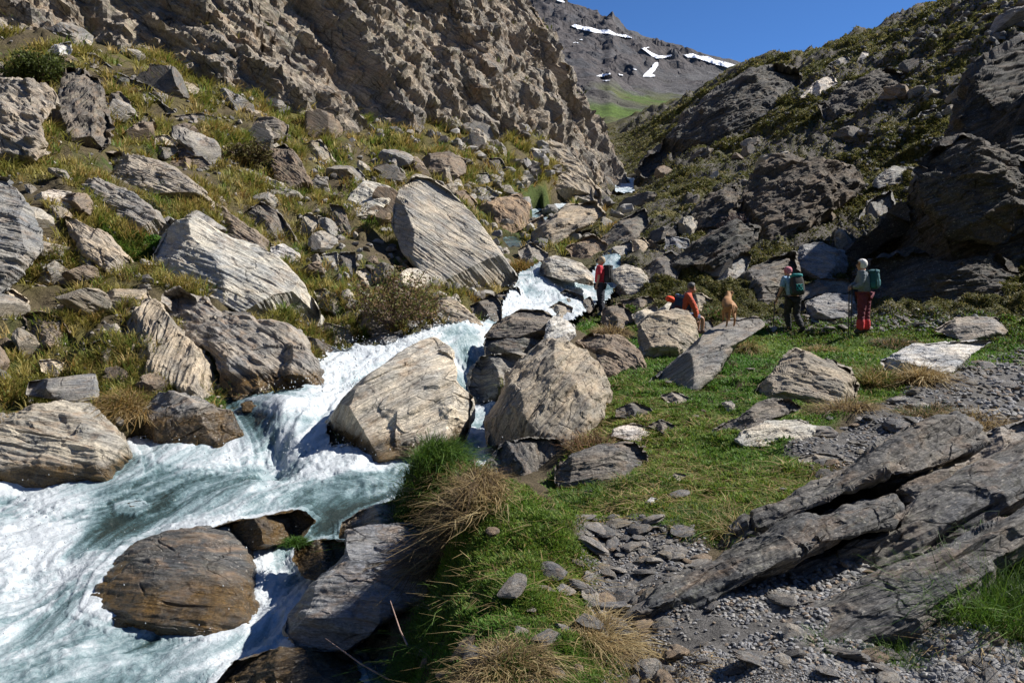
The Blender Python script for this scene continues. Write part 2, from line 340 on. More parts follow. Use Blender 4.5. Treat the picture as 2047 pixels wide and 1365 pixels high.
def pole(label, a, b):
    a, b = np.array(a, float), np.array(b, float); root = empty('trekking_pole', tuple(b), label, 'trekking pole'); d = (a - b); l = np.linalg.norm(d); u = d / l; pt = lambda t: tuple(u * l * t)
    tube('shaft', [pt(.02), pt(.5), pt(.88)], [.011, .013, .014], plain('pole_dark', (.03, .03, .035), .35), root); tube('grip', [pt(.86), pt(.93), pt(1.0)], [.014, .017, .015], BLK, root); tube('tip', [pt(0), pt(.03)], [.004, .006], plain('pole_tip', (.3, .3, .3), .3), root)
    tube('basket', [pt(.045), pt(.05)], .025, BLK, root, 12); tube('lock', [pt(.45), pt(.48)], .013, BLK, root); return root
# ---- the dog: from behind, walking away up the slab, head to the right
def dog():
    root = empty('dog', (0, 0, 0), 'tan dog with a dark collar standing on the long sloping slab', 'dog')
    coat = plain('dog_coat', (.3, .15, .058), .75, .3, 9, .004)
    segs = [[('rump', (0, -.16, .5), (.12, .11)), ('loin', (.01, .02, .52), (.085, .085)), ('rib', (.03, .22, .5), (.115, .135)), ('chest', (.06, .36, .5), (.095, .115)), ('neck', (.11, .45, .6), .07), ('skull', (.16, .52, .69), .065), ('muz', (.22, .6, .66), .034), ('nose', (.245, .635, .655), .024)],
            [('skull',), ('earA', (.105, .5, .74), .02), ('earA2', (.08, .49, .69), .012)], [('skull',), ('earB', (.21, .47, .74), .02), ('earB2', (.235, .46, .69), .012)],
            [('rump',), ('tail1', (0, -.26, .47), .028), ('tail2', (.01, -.3, .36), .02), ('tail3', (.02, -.3, .24), .012)]]
    for q, sx in (('l', -.075), ('r', .085)):
        segs.append([('rump',), (q + 'th', (sx * 1.1, -.17, .42), .075), (q + 'kn', (sx * 1.15, -.1, .3), .048), (q + 'hk', (sx, -.22, .17), .026), (q + 'ft', (sx, -.19, .04), .02), (q + 'pw', (sx, -.14, .02), .023)])
        segs.append([('chest',), (q + 'el', (.05 + sx * .9, .33, .33), .042), (q + 'wr', (.05 + sx * .8, .35, .16), .026), (q + 'f2', (.05 + sx * .8, .34, .04), .021), (q + 'fp', (.05 + sx * .8, .38, .02), .024)])
    V, E, Rr = chain(segs); me = skin_mesh('dog_body', V, E, Rr); me.materials.append(coat); link('dog_body', me, root)
    tube('collar', [(.095, .425, .575), (.115, .455, .61)], .082, plain('collar_dark', (.05, .02, .03), .5), root, 14)
    superq('nose', (.016, .014, .012), .8, plain('dog_nose', (.02, .015, .015), .3), root, (.252, .648, .66), n=10, m=8)
    for q in (-1, 1): superq('eye', (.009, .009, .009), 1, plain('dog_eye', (.02, .012, .008), .15), root, (.19 + .035 * q, .56 - .02 * q, .705), n=8, m=6)
    superq('rump_patch', (.03, .012, .06), .9, plain('pale_fur', (.55, .36, .2), .8, .2), root, (.05, -.25, .38), n=14, m=10)
    return root
DOG = dog()
# ------------------------------------------------------------------ ground: heights interpolated in (bearing, log distance)
def rbf_fit(pts, vals, eps=.03, lam=1e-4):
    A = np.asarray(pts, float); n = len(A)
    d = np.sqrt(((A[:, None] - A[None]) ** 2).sum(-1) + eps * eps)
    M = np.zeros((n + 3, n + 3)); M[:n, :n] = d - lam * np.eye(n); M[:n, n] = 1; M[n, :n] = 1
    M[:n, n + 1:] = A; M[n + 1:, :n] = A.T
    w = np.linalg.solve(M, np.concatenate([np.asarray(vals, float), np.zeros(3)]))
    def f(Q):
        out = np.empty(len(Q))
        for s in range(0, len(Q), 40000):
            q = Q[s:s + 40000]
            out[s:s + 40000] = np.sqrt(((q[:, None] - A[None]) ** 2).sum(-1) + eps * eps) @ w[:n] + w[n] + q @ w[n + 1:]
        return out
    return f
LS = .33
def keyc(P): return np.stack([np.arctan2(P[:, 0], P[:, 1]), LS * np.log(np.hypot(P[:, 0], P[:, 1]))], -1)
Z0 = -1.7
TC = [  # photo x, y, distance along the view axis (m)
 # near right bank
 (1600,1340,3.4),(1300,1365,3.4),(1900,1300,3.5),(2047,1250,3.8),(1250,1100,5.0),(1330,1000,6.0),(1180,1230,4.1),
 (840,925,6.7),(900,960,6.2),(960,1000,5.3),(1060,1010,5.2),(1150,1060,4.9),(1000,1080,4.75),(1200,1060,5.5),(1190,1000,6.3),(1060,1120,4.45),(980,1190,4.15),(1165,1180,4.4),(935,1180,4.42),(895,1280,4.12),(1000,1330,3.6),(1100,1200,4.15),(1230,1180,4.45),
 (1400,900,8.0),(1300,800,10.3),(1500,760,12),(1900,760,12),(1700,930,7.2),(1600,880,8.2),(1900,860,8.6),(2047,1000,5.8),(2000,1150,4.4),
 (1700,820,9.9),(1240,880,8.6),(1160,900,8.3),(1100,1000,6.3),
 # hollow behind the mound and the steep bank to the water
 (1060,965,7.4),(960,985,7.6),(880,990,7.9),(1100,985,7.0),(780,1200,5.5),(820,1310,4.75),(760,1360,4.9),(840,1120,5.9),(800,1040,6.9),
 # path level
 (1720,670,18),(1590,668,18.8),(1450,690,16.5),(1300,720,14.5),(1220,760,12.6),(1200,635,21.2),(1850,670,18),(2000,690,17),(1620,720,15),(1400,780,11.6),
 (1350,640,20),(1250,610,22),(1480,640,20),
 (2200,700,16),(2300,900,8),(2250,1200,4),
 # right slope
 (1400,560,23),(1400,520,25),(1330,470,29),(1400,430,32),(1300,420,36),(1500,480,27),(1500,400,35),(1500,350,40),(1350,370,46),(1600,420,30),(1600,330,39),(1600,250,50),
 (1700,300,40),(1700,230,47),(1700,150,58),(1850,100,58),(1850,28,70),(1780,62,72),(1950,60,52),(1850,200,42),(2000,150,40),(1550,560,23.5),(1640,540,24),(1700,450,28),
 (1480,128,95),(1600,108,88),(1700,78,80),(1300,220,110),(1400,200,90),(1240,330,80),(1350,300,62),(1240,290,95),(1450,300,56),(1280,390,52),
 (1900,450,27),(1900,300,32),(2100,200,33),(2300,300,26),(2300,100,34),(1200,250,118),
 # left slope
 (100,790,10.6),(30,860,9.4),(250,790,10.4),(50,650,12.5),(200,600,13.6),(400,740,11.3),(640,690,14),(750,665,15.6),(800,600,18),(950,640,17.6),(-200,700,11),(-300,400,17),
 (100,450,16),(250,500,16.3),(350,400,20),(250,330,22),(100,330,19),(450,300,26),(350,200,29),(100,150,27),(600,400,24.5),(550,480,20.5),(680,520,19.5),(750,450,24.5),
 (800,340,33),(900,300,38),(650,330,30),(950,400,34),(1000,350,39),(1100,320,47),(1150,390,47),(560,270,31),(450,560,16),(300,700,11.8),(-200,150,26),(500,640,14),(870,650,16),
 (1050,460,33),(1000,560,22),(1120,480,30),(1180,450,36),
 # under the cliff and beyond
 (450,120,40),(200,60,36),(700,180,46),(900,180,58),(1050,200,75),
 # water bed
 (100,1300,5.9),(500,1300,5.9),(300,1020,8.2),(560,920,9.6),(700,940,9.2),(640,800,11),(800,708,13.5),(990,655,16.6),(1080,590,21.2),(1225,540,24.5),(1090,425,39),(1250,370,62),(-100,1150,7),
]
P_ = np.array([unproj(a, b, d) for a, b, d in TC])
extra = np.array([(-12, -6, -2.2), (12, -6, -.5), (0, -3, -1.75), (0, 1.0, -1.7), (1.2, 2.2, -1.7), (-1.2, 2.6, -2.3), (30, 5, 6), (-30, 5, 8), (25, -20, 6), (-25, -20, 2), (0, -30, -2.5),
                  (-70, 60, 50), (70, 40, 45), (90, 90, 60), (5, 170, 21), (25, 190, 22), (45, 200, 26), (12, 235, 24), (-60, 160, 70), (85, 170, 40), (45, 140, 26)], float)
P_ = np.concatenate([P_, extra])
tfun = rbf_fit(keyc(P_), (P_[:, 2] - Z0) / np.hypot(P_[:, 0], P_[:, 1]))
wc = np.concatenate([np.arange(-180, -60, 6), np.arange(-60, -37, 1.0), np.arange(-37, 37.01, .12), np.arange(38, 61, 1.0), np.arange(66, 180.1, 6)])
AZ = np.radians(wc); NA = len(AZ)
LR = np.linspace(math.log(1.1), math.log(240), 730); NR = len(LR); RR = np.exp(LR)
A2, L2 = np.meshgrid(AZ, LR, indexing='ij')
Rg = np.exp(L2); Xg = Rg * np.sin(A2); Yg = Rg * np.cos(A2)
Zg = (tfun(np.stack([A2.ravel(), LS * L2.ravel()], -1)).reshape(NA, NR)) * Rg + Z0
# ------------------------------------------------------------------ water surface (same coordinates)
WC = [  # x, y, distance, foam 0..1
 (-200,1400,5.1,.6),(100,1300,5.75,.6),(300,1300,5.8,.5),(500,1300,5.8,.6),(600,1250,6.05,.55),(20,1150,6.9,1),(250,1250,6.1,.5),(100,1080,7.5,1),(50,1030,8.1,.8),(-150,1100,7.2,.9),
 (300,1010,8.15,.35),(450,1000,8.1,.45),(200,1100,7.2,.5),(350,1040,7.75,.45),(600,1020,7.8,.22),(560,1090,7.25,.7),(560,1160,6.75,.9),(520,1240,6.2,.85),(500,960,8.7,.55),(640,935,9.1,.8),
 (720,935,9.0,.75),(850,960,8.7,.4),(560,912,9.6,.95),(470,930,9.25,.6),(570,868,9.78,.8),(560,838,10.0,.65),(540,822,10.25,.15),(620,815,10.4,.35),(640,795,10.95,.8),(655,770,11.6,.95),(720,745,12.3,1),(800,708,13.4,.95),
 (880,690,14.2,.8),(935,675,15,.6),(990,655,16.5,.8),(1040,625,19,.95),(1060,608,20,.95),(1080,580,21.2,.8),(1080,548,22.3,.75),(1180,600,21.5,.8),(1150,570,22.4,.7),(1225,570,23.0,.5),(1228,515,25,.5),
 (930,700,14.6,.6),(930,735,14.35,.35),(935,770,14.1,.45),(945,800,13.4,.8),(950,850,11.6,.6),(950,940,9.0,.85),(900,930,9.2,.5),
 (1040,485,30,.2),(1090,430,39,.7),(1250,370,61,.8),(220,1030,7.95,.15),(250,1150,6.75,.35),(700,1000,8.1,.15),(60,1200,6.55,.9),(420,1330,5.55,.75),
]
Wp = np.array([unproj(a, b, d) for a, b, d, _ in WC]); wk = keyc(Wp)
wfun = rbf_fit(wk, (Wp[:, 2] - Z0) / np.hypot(Wp[:, 0], Wp[:, 1]), eps=.012, lam=1e-5)
foamfun = rbf_fit(wk, [w[3] for w in WC], eps=.03, lam=1e-3)
WPOLY = [
 [(-500,930),(60,930),(200,925),(270,885),(480,880),(640,915),(760,895),(980,880),(985,985),(790,990),(760,1060),(800,1130),(800,1230),(780,1300),(770,1400),(760,1700),(-500,1700)],
 [(450,798),(640,780),(665,930),(460,930)],
 [(600,820),(632,748),(668,716),(760,703),(800,690),(870,668),(960,656),(1000,642),(1022,652),(985,674),(900,705),(860,738),(720,815),(650,850)],
 [(870,665),(1010,650),(1000,720),(985,800),(1000,840),(990,960),(880,960),(880,850),(890,740)],
 [(1015,612),(1040,556),(1062,540),(1085,530),(1186,562),(1207,512),(1240,514),(1236,560),(1212,598),(1185,606),(1150,640),(1040,645),(985,668)],
 [(1062,420),(1085,420),(1092,440),(1068,448)],[(1098,414),(1142,404),(1142,416),(1105,428)],[(1000,478),(1030,474),(1045,492),(1015,498)],[(1238,355),(1268,355),(1264,385),(1238,385)],
]
wi = np.where((AZ > math.radians(-58)) & (AZ < math.radians(9)))[0]; wj = np.where((RR > 4.0) & (RR < 70))[0]
sub = np.ix_(wi, wj)
Wz = wfun(np.stack([A2[sub].ravel(), LS * L2[sub].ravel()], -1)).reshape(len(wi), len(wj)) * Rg[sub] + Z0
qx, qy, qd = proj(np.stack([Xg[sub], Yg[sub], Wz], -1).reshape(-1, 3))
WM = np.zeros(qx.shape, bool)
for p in WPOLY: WM |= in_poly(p, qx, qy)
WM = WM.reshape(len(wi), len(wj)).astype(float)
Wmask = np.zeros((NA, NR)); Wmask[sub] = WM
Wfull = np.full((NA, NR), -99.0); Wfull[sub] = Wz
# ------------------------------------------------------------------ regions of the ground, authored as photo polygons
def region(polys, n=2):
    x, y, d = proj(np.stack([Xg, Yg, Zg], -1).reshape(-1, 3)); m = np.zeros(x.shape, bool)
    for p in polys: m |= in_poly(p, x, y)
    return blur((m & (d > .5)).reshape(NA, NR).astype(float), n)
GRAVEL = [[(1150,1030),(1260,1040),(1400,1060),(1420,1130),(1420,1180),(1560,1120),(1850,1080),(2000,1150),(1900,1240),(2100,1330),(2100,1600),(1100,1600),(1180,1400),(1230,1290),(1170,1200),(1165,1110)],
          [(1560,900),(1700,850),(1800,790),(1850,740),(2100,690),(2100,840),(1900,850),(1800,930),(1640,940)], [(1520,640),(1650,625),(1850,640),(2000,640),(2000,655),(1720,660),(1540,660)]]
TURF = [[(1180,860),(1220,760),(1260,700),(1480,650),(1560,640),(2100,650),(2100,720),(1900,740),(1760,800),(1560,900),(1660,940),(1640,1000),(1440,1080),(1120,1040),(1090,960),(1150,900)],
        [(700,980),(800,900),(960,940),(1090,1000),(1180,1090),(1180,1260),(1290,1330),(1000,1420),(760,1420),(800,1280),(860,1160),(960,1020)],
        [(1120,630),(1280,620),(1300,720),(1200,690)], [(200,740),(330,750),(440,790),(460,830),(300,800),(210,790)], [(680,660),(760,700),(640,710)], [(1880,1060),(2100,960),(2100,1330),(1860,1300),(1800,1260)],
        [(2040,700),(3600,650),(4200,1500),(2500,1700),(2047,1340),(2100,960)], [(200,470),(330,480),(330,520),(240,520)]]
gr_m = region(GRAVEL); tf_m = region(TURF, 3)
# micro relief: scale with distance
Pg = np.stack([Xg, Yg, Zg], -1).reshape(-1, 3)
right = smooth(math.radians(3), math.radians(12), A2) * smooth(17, 24, Rg)
left = np.maximum(smooth(math.radians(2), math.radians(-4), A2), smooth(math.radians(8.5), math.radians(5), A2) * smooth(24, 30, Rg)) * smooth(9, 13, Rg)
near = 1 - smooth(14, 20, Rg)
warp = fbm(Pg / 3.0, 2, 50)[:, None] * .7
nz = np.zeros(Pg.shape[0])
m1 = near.ravel() > .01
nz[m1] += (near.ravel() * (.09 * fbm(Pg / .8, 4, 1) + .05 * fbm(Pg / .25, 2, 7) * (1 - gr_m.ravel() * .5)))[m1]
st = left.ravel(); m2 = st > .01
f1, g1 = facets(Pg[m2] * np.array([.55, .55, .8]) + warp[m2] * .4, 3, .8)
nz[m2] += st[m2] * (.42 * f1 + .25 * fbm(Pg[m2] / 1.6, 4, 4))
st = right.ravel(); m3 = st > .01
sc = (.75 + .009 * Rg.ravel()[m3])[:, None]
ca, sa = math.cos(math.radians(24)), math.sin(math.radians(24))
Qr = np.stack([Pg[m3] @ np.array([ca, .15, sa]), Pg[m3] @ np.array([-.2, 1, .1]), Pg[m3] @ np.array([-sa, -.2, ca])], -1) + warp[m3] * .5
f2, g2 = facets(Qr / np.array([1.7, 1.5, .75]) / sc, 5, .5)
f3, g3 = facets(Qr / np.array([.62, .6, .36]) / sc, 6, .5)
f4, g4 = facets(Qr * np.array([.14, .17, .3]), 16, 1.1)
f7, g7 = facets(Qr / np.array([1.5, 1.2, .5]) / sc, 17, 1.0); f8, g8 = facets(Qr / np.array([.5, .4, .18]) / sc, 18, 1.0)
rocky = smooth(.0, .22, fbm(Qr / np.array([9, 9, 5.0]), 4, 19) + .05); rk = np.zeros(Pg.shape[0]); rk[m3] = rocky
dome = .5 * np.sqrt(np.clip(g2, 0, 1)) - .25 + .22 * np.sqrt(np.clip(g3, 0, 1)) + .18 * f2
nz[m3] += st[m3] * (0.45 * f4 + dome * (1 - rocky) * sc[:, 0] + rocky * (.55 * f7 + .22 * f8) * sc[:, 0] + .09 * fbm(Pg[m3] / .5, 3, 8))
rk = rk.reshape(NA, NR)
nz = nz.reshape(NA, NR)
Zg = Zg + nz
# banks and bed
wet = np.zeros((NA, NR)); wb = blur(Wmask, 4)
Zbed = Wfull - .35 - .1 * np.abs(fbm(Pg / .5, 3, 9)).reshape(NA, NR)
Zg = np.where(wb > .45, np.minimum(Zg, Zbed), Zg)
bank = blur(Wmask, 14)
lim = Wfull + .02 + (.5 - np.minimum(bank, .5)) * 2.4
Zg = np.where((bank > .02) & (Wfull > -50), np.minimum(Zg, np.where(wb > .45, Zbed, np.maximum(lim, Wfull - .3) + 0.3 * (bank < .1))), Zg)
wetm = np.where((Wfull > -50), np.clip(bank * 2, 0, 1) * smooth(.35, .02, Zg - Wfull), 0)
EG = np.maximum.accumulate(Zg / Rg, axis=1)
def hit(px, py):
    """distance along the view axis at which the ground is met by the ray through a photo pixel, and the point"""
    d = ray(float(px), float(py)); az = math.atan2(d[0], d[1]); e = d[2] / math.hypot(d[0], d[1])
    i = int(np.clip(np.searchsorted(AZ, az), 1, NA - 1)); t = (az - AZ[i - 1]) / (AZ[i] - AZ[i - 1])
    col = EG[i - 1] * (1 - t) + EG[i] * t
    j = int(np.searchsorted(col, e)); j = min(max(j, 1), NR - 1)
    s = (e - col[j - 1]) / max(col[j] - col[j - 1], 1e-6); r = math.exp(LR[j - 1] + min(max(s, 0), 1) * (LR[j] - LR[j - 1]))
    D = r / math.hypot(d[0], d[1])
    return D, d * D
def ground(x, y):
    x = np.asarray(x, float); y = np.asarray(y, float)
    az = np.arctan2(x, y); lr = np.log(np.maximum(np.hypot(x, y), 1.11))
    i = np.clip(np.searchsorted(AZ, az), 1, NA - 1); t = (az - AZ[i - 1]) / (AZ[i] - AZ[i - 1])
    jf = np.clip((lr - LR[0]) / (LR[1] - LR[0]), 0, NR - 1.001); j = jf.astype(int); s = jf - j
    return ((Zg[i - 1, j] * (1 - t) + Zg[i, j] * t) * (1 - s) + (Zg[i - 1, j + 1] * (1 - t) + Zg[i, j + 1] * t) * s)
def cover_at(x, y, M):
    az = np.arctan2(x, y); lr = np.log(np.maximum(np.hypot(x, y), 1.11))
    i = np.clip(np.searchsorted(AZ, az), 0, NA - 1); j = np.clip(((lr - LR[0]) / (LR[1] - LR[0])).round().astype(int), 0, NR - 1)
    return M[i, j]
# ------------------------------------------------------------------ ground colour = what grows or lies there
n_a = fbm(Pg / 2.2, 4, 21).reshape(NA, NR); n_b = fbm(Pg / .35, 3, 22).reshape(NA, NR); n_c = fbm(Pg / 6.0, 3, 23).reshape(NA, NR)
def colmix(c, m, new): return c * (1 - m[..., None]) + np.array(new) * m[..., None]
col = np.zeros((NA, NR, 3)) + np.array([.105, .083, .05])                  # bare soil
col = colmix(col, left * smooth(-.5, .3, n_a), (.115, .105, .028))          # dry gold-green grass
col = colmix(col, left * smooth(.15, .6, n_c + n_b * .4), (.06, .085, .02))
sl = np.zeros((NA, NR)); sl.ravel()[m3] = np.clip(np.sqrt(np.clip(g2, 0, 1)) * .6 + np.sqrt(np.clip(g3, 0, 1)) * .5, 0, 1)
col = colmix(col, right, (.065, .055, .042))                               # soil
col = colmix(col, right * smooth(.12, .38, sl + n_c * .2 + n_b * .1), (.062, .065, .018))  # cushion shrubs
col = colmix(col, right * smooth(.42, .75, sl + n_a * .3 + n_b * .25), (.11, .1, .03))
col = colmix(col, right * smooth(.35, .6, n_a + .4 * n_b) * .8, (.15, .125, .055))
col = colmix(col, right * rk * smooth(-.3, .2, n_b + n_a * .3 + .25), (.105, .095, .085))
tc = np.zeros((NA, NR, 3)) + np.array([.06, .115, .015])
tc = colmix(tc, smooth(.0, .6, n_a + n_b * .5), (.09, .135, .022)); tc = colmix(tc, smooth(.6, .95, n_a * .4 + n_b * .8 + .1 * n_c), (.16, .12, .05))
tc = colmix(tc, smooth(.2, .55, -n_b * .7 - n_a * .4), (.06, .045, .025))
col = col * (1 - tf_m[..., None]) + tc * tf_m[..., None]
col = colmix(col, gr_m * smooth(-.75, -.3, n_a * .3 + n_b * .4), (.15, .143, .135))
col = colmix(col, np.clip(wetm * 1.4, 0, 1), (.035, .028, .018))
far = smooth(120, 160, Rg); col = colmix(col, far, (.08, .08, .05))
def mat_ground():
    t = NT('ground'); co = t.new('ShaderNodeTexCoord').outputs['Object']
    c = t.attr('cover').outputs['Color']
    a = t.noise(co, 9, 6, .65); b = t.noise(co, 60, 5, .7)
    v = t.ramp(a, [(.25, .5), (.5, 1.0), (.75, 1.5)]); w = t.ramp(b, [(.25, .55), (.5, 1.0), (.75, 1.45)])
    k = t.mix(1.0, t.mix(1.0, c, v, 'MULTIPLY'), w, 'MULTIPLY')
    t.set(Base_Color=k, Roughness=.95, Normal=t.bump(b, .9, .03, t.bump(a, .8, .12)))
    t.b.inputs['Specular IOR Level'].default_value = .2
    return t.m
gme = mesh_from('ground', np.stack([Xg, Yg, Zg], -1).reshape(-1, 3), grid_faces(NA, NR)[:, ::-1], [mat_ground()], True, colors={'cover': col.reshape(-1, 3)})
link('ground', gme, kind='structure')
# ------------------------------------------------------------------ rock materials
def rock_material(name, lichen=.25, rust=.3, scale=1.0, streak=1.0, wetness=False, bumpk=1.0, contrast=1.0, quartz=.0):
    """layered schist; local Z is the layering normal; object colour = the stone's own tint"""
    t = NT(name); oi = t.new('ShaderNodeObjectInfo'); co = t.new('ShaderNodeTexCoord').outputs['Object']
    off = t.new('ShaderNodeVectorMath', operation='SCALE', i_0=(37.0, 11.0, 53.0)); t.ln(oi.outputs['Random'], off.inputs['Scale'])
    p = t.new('ShaderNodeVectorMath', operation='ADD', i_0=co, i_1=off.outputs[0]).outputs[0]
    big = t.noise(t.map(p, (1 * scale, 1 * scale, 1.8 * scale)), 1.3, 5, .6, .4)
    lay = t.noise(t.map(p, (.55 * scale, .8 * scale, 7 * scale)), 2.4, 7, .68, .5)
    fine = t.noise(t.map(p, (5 * scale, 7 * scale, 24 * scale)), 3.5, 5, .7)
    grit = t.noise(p, 38 * scale, 4, .7)
    tint = oi.outputs['Color']
    c = t.mix(t.ramp(big, [(.38, 0), (.62, 1)]), (.66, .675, .7), (1.13, 1.05, .93))
    c = t.mix(1.0, tint, c, 'MULTIPLY')
    lo = 1 - .55 * contrast; hi = 1 + .4 * contrast
    c = t.mix(1.0, c, t.ramp(lay, [(.28, lo), (.5, 1.0), (.7, hi)]), 'MULTIPLY')
    c = t.mix(streak, c, t.mix(1.0, c, t.ramp(fine, [(.3, .5), (.5, 1.0), (.68, 1.55)]), 'MULTIPLY'))
    c = t.mix(1.0, c, t.ramp(grit, [(.3, .72), (.5, 1.0), (.72, 1.3)]), 'MULTIPLY')
    wv = t.new('ShaderNodeVectorMath', operation='ADD', i_0=t.map(p, (.9 * scale, .9 * scale, 3.0 * scale))); nz_ = t.new('ShaderNodeTexNoise', i_Vector=p, i_Scale=1.6 * scale, i_Detail=4); sc_v = t.new('ShaderNodeVectorMath', operation='SCALE', i_0=nz_.outputs['Color']); sc_v.inputs['Scale'].default_value = .55; t.ln(sc_v.outputs[0], wv.inputs[1])
    ck = t.new('ShaderNodeTexVoronoi', feature='DISTANCE_TO_EDGE', i_Vector=wv.outputs[0], i_Scale=1.5).outputs['Distance']; crk = t.ramp(ck, [(0, 0), (.035, 1)])
    gate = t.ramp(t.noise(p, 1.1 * scale, 3), [(.45, 1), (.55, 0)])
    crk = t.math('MAXIMUM', crk, gate)
    c = t.mix(1.0, c, t.ramp(crk, [(0, .35), (1, 1.0)]), 'MULTIPLY')
    spk = t.noise(t.map(p, (1, 1, 2)), 20 * scale, 3, .6)
    c = t.mix(t.math('MULTIPLY', t.ramp(spk, [(.61, 0), (.67, 1)]), .45), c, (.52, .48, .41))
    if rust:
        r = t.noise(t.map(p, (1.1 * scale, 1.1 * scale, 3 * scale), (7, 3, 1)), 1.9, 5, .65, .6)
        c = t.mix(t.math('MULTIPLY', t.ramp(r, [(.5, 0), (.66, 1)]), rust), c, (.31, .2, .115))
    if lichen:
        l1 = t.noise(p, 2.1 * scale, 6, .75, .3); l2 = t.noise(p, 16 * scale, 4, .8)
        lm = t.math('MULTIPLY', t.ramp(l1, [(.5, 0), (.62, 1)]), t.ramp(l2, [(.48, 0), (.58, 1)]))
        c = t.mix(t.math('MULTIPLY', lm, lichen), c, (.36, .36, .24))
    if quartz:
        q = t.noise(t.map(p, (.8 * scale, .8 * scale, 9 * scale), (3, 9, 2)), 1.7, 4, .6, .8)
        c = t.mix(t.math('MULTIPLY', t.ramp(q, [(.6, 0), (.66, 1)]), quartz), c, (.55, .5, .42))
    rough = .85
    if wetness:
        wa = t.attr('wet').outputs['Fac']; wn = t.math('ADD', wa, t.math('MULTIPLY', t.math('SUBTRACT', big, .5), .7))
        wm = t.ramp(wn, [(.35, 0), (.6, 1)])
        al = t.mix(t.ramp(t.noise(t.map(p, (2, 2, 2)), 2.6, 5, .7), [(.35, 0), (.62, 1)]), (.04, .034, .026), (.115, .066, .017))
        al = t.mix(1.0, al, t.ramp(grit, [(.3, .5), (.5, 1.0), (.7, 1.7)]), 'MULTIPLY')
        c = t.mix(t.math('MULTIPLY', wm, .92), c, al)
        rough = t.ramp(wm, [(0, .55), (1, .15)])
    b1 = t.bump(lay, .55 * bumpk, .1 / scale); b2 = t.bump(fine, .55 * bumpk, .025 / scale, b1); b3 = t.bump(crk, .5 * bumpk, .03 / scale, t.bump(grit, .5 * bumpk, .012 / scale, b2))
    t.set(Base_Color=c, Roughness=rough, Normal=b3); t.b.inputs['Specular IOR Level'].default_value = .45 if wetness else .3
    return t.m
M_ROCK = rock_material('schist', .3, .35)
M_ROCKN = rock_material('schist_near', .18, .3, 1.5)
M_WET = rock_material('schist_wet', .1, .55, 1.4, wetness=True)
M_CLIFF = rock_material('cliff_schist', .5, .6, .42, 1.0, bumpk=1.5, contrast=1.25)
M_DARK = rock_material('outcrop_schist', .25, .25, .7, bumpk=1.2)
# ------------------------------------------------------------------ the left cliff: a wall on a plan path, leaning back
def catmull(P, n):
    P = np.asarray(P, float); Q = np.concatenate([2 * P[:1] - P[1:2], P, 2 * P[-1:] - P[-2:-1]]); out = []
    for k in range(len(P) - 1):
        a, b, c, d = Q[k:k + 4]; t = np.linspace(0, 1, 40, endpoint=False)[:, None]
        out.append(.5 * (2 * b + (c - a) * t + (2 * a - 5 * b + 4 * c - d) * t * t + (3 * b - a - 3 * c + d) * t ** 3))
    out = np.concatenate(out + [P[-1:]]); s = np.concatenate([[0], np.cumsum(np.linalg.norm(np.diff(out, axis=0), axis=1))])
    u = np.linspace(0, s[-1], n); return np.stack([np.interp(u, s, out[:, k]) for k in range(out.shape[1])], -1)
FR = {}   # layering frames
def frame_from(angle, toward=.35, fwdtilt=0):
    """columns: two directions in the layering, then its normal. angle: slope of the layer lines as seen from the path (degrees)"""
    a = math.radians(angle); n = np.array([-math.sin(a), -toward, math.cos(a)]); n /= np.linalg.norm(n)
    x = np.array([math.cos(a), 0, math.sin(a)]); x = x - n * (x @ n); x /= np.linalg.norm(x)
    return np.stack([x, np.cross(n, x), n], -1)
base = [(-700,150,25),(-250,150,28),(0,150,30.5),(250,130,33),(450,235,34),(560,280,35),(650,310,36.5),(780,305,40),(900,300,43),(1010,325,45),(1110,370,48.5),(1175,392,53),(1222,372,62),(1190,330,82),(1120,270,110)]
bp = np.array([unproj(a, b, d)[:2] for a, b, d in base]); NS, NHh = 820, 330
path = catmull(bp, NS); tg = np.gradient(path, axis=0); tg /= np.linalg.norm(tg, axis=1)[:, None]
for _ in range(60): tg[1:-1] = (tg[:-2] + tg[2:] + tg[1:-1]) / 3
tg /= np.linalg.norm(tg, axis=1)[:, None]
inw = np.stack([-tg[:, 1], tg[:, 0]], -1)
zb = ground(path[:, 0], path[:, 1]); zb = np.minimum(zb, np.interp(np.arange(NS), [0, NS], [6, 12]))
hh = np.linspace(0, 1, NHh)
Hm = 40.0; HH = -2.5 + hh[None, :] * Hm + np.zeros((NS, 1))
rec = .56 * HH + .0016 * HH ** 2 + .25 * np.maximum(3 - HH, 0) * 0
V = np.zeros((NS, NHh, 3)); V[..., 0] = path[:, None, 0] + inw[:, None, 0] * rec; V[..., 1] = path[:, None, 1] + inw[:, None, 1] * rec; V[..., 2] = zb[:, None] + HH
V = V.reshape(-1, 3); Fq = grid_faces(NS, NHh)
N = vnormals(V, Fq)
if N[:, 1].mean() > 0: N = -N; Fq = Fq[:, ::-1]
FC = frame_from(-36, -.5)
Q = V @ FC; wp = np.stack([fbm(Q / 5, 3, 60), fbm(Q / 5, 3, 61), fbm(Q / 5, 3, 62)], -1) * 1.0
d = 0
Vr = V @ np.array([[.8, .45, -.4], [-.5, .86, 0], [.34, .2, .92]]) + wp * .4
f, g = facets((Q + wp * .6) / np.array([8, 8, 4.5]), 63, 1.0, .2); d = d + 1.5 * f
f, g = facets(Vr / np.array([3.0, 3.0, 4.2]), 69, 1.1, .2); d = d + .8 * f
f, g = facets((Q + wp * .3) / np.array([2.6, 2.4, 1.2]), 64, 1.1, .2); d = d + .5 * f
f, g = facets(Vr / np.array([1.1, 1.1, 1.5]), 70, 1.1, .25); d = d + .25 * f
f, g = facets((Q + wp * .1) / np.array([1.0, .9, .4]), 65, 1.1, .25); d = d + .22 * f
f, g = facets(Q / np.array([.45, .42, .2]), 66, 1.1, .3); d = d + .09 * f
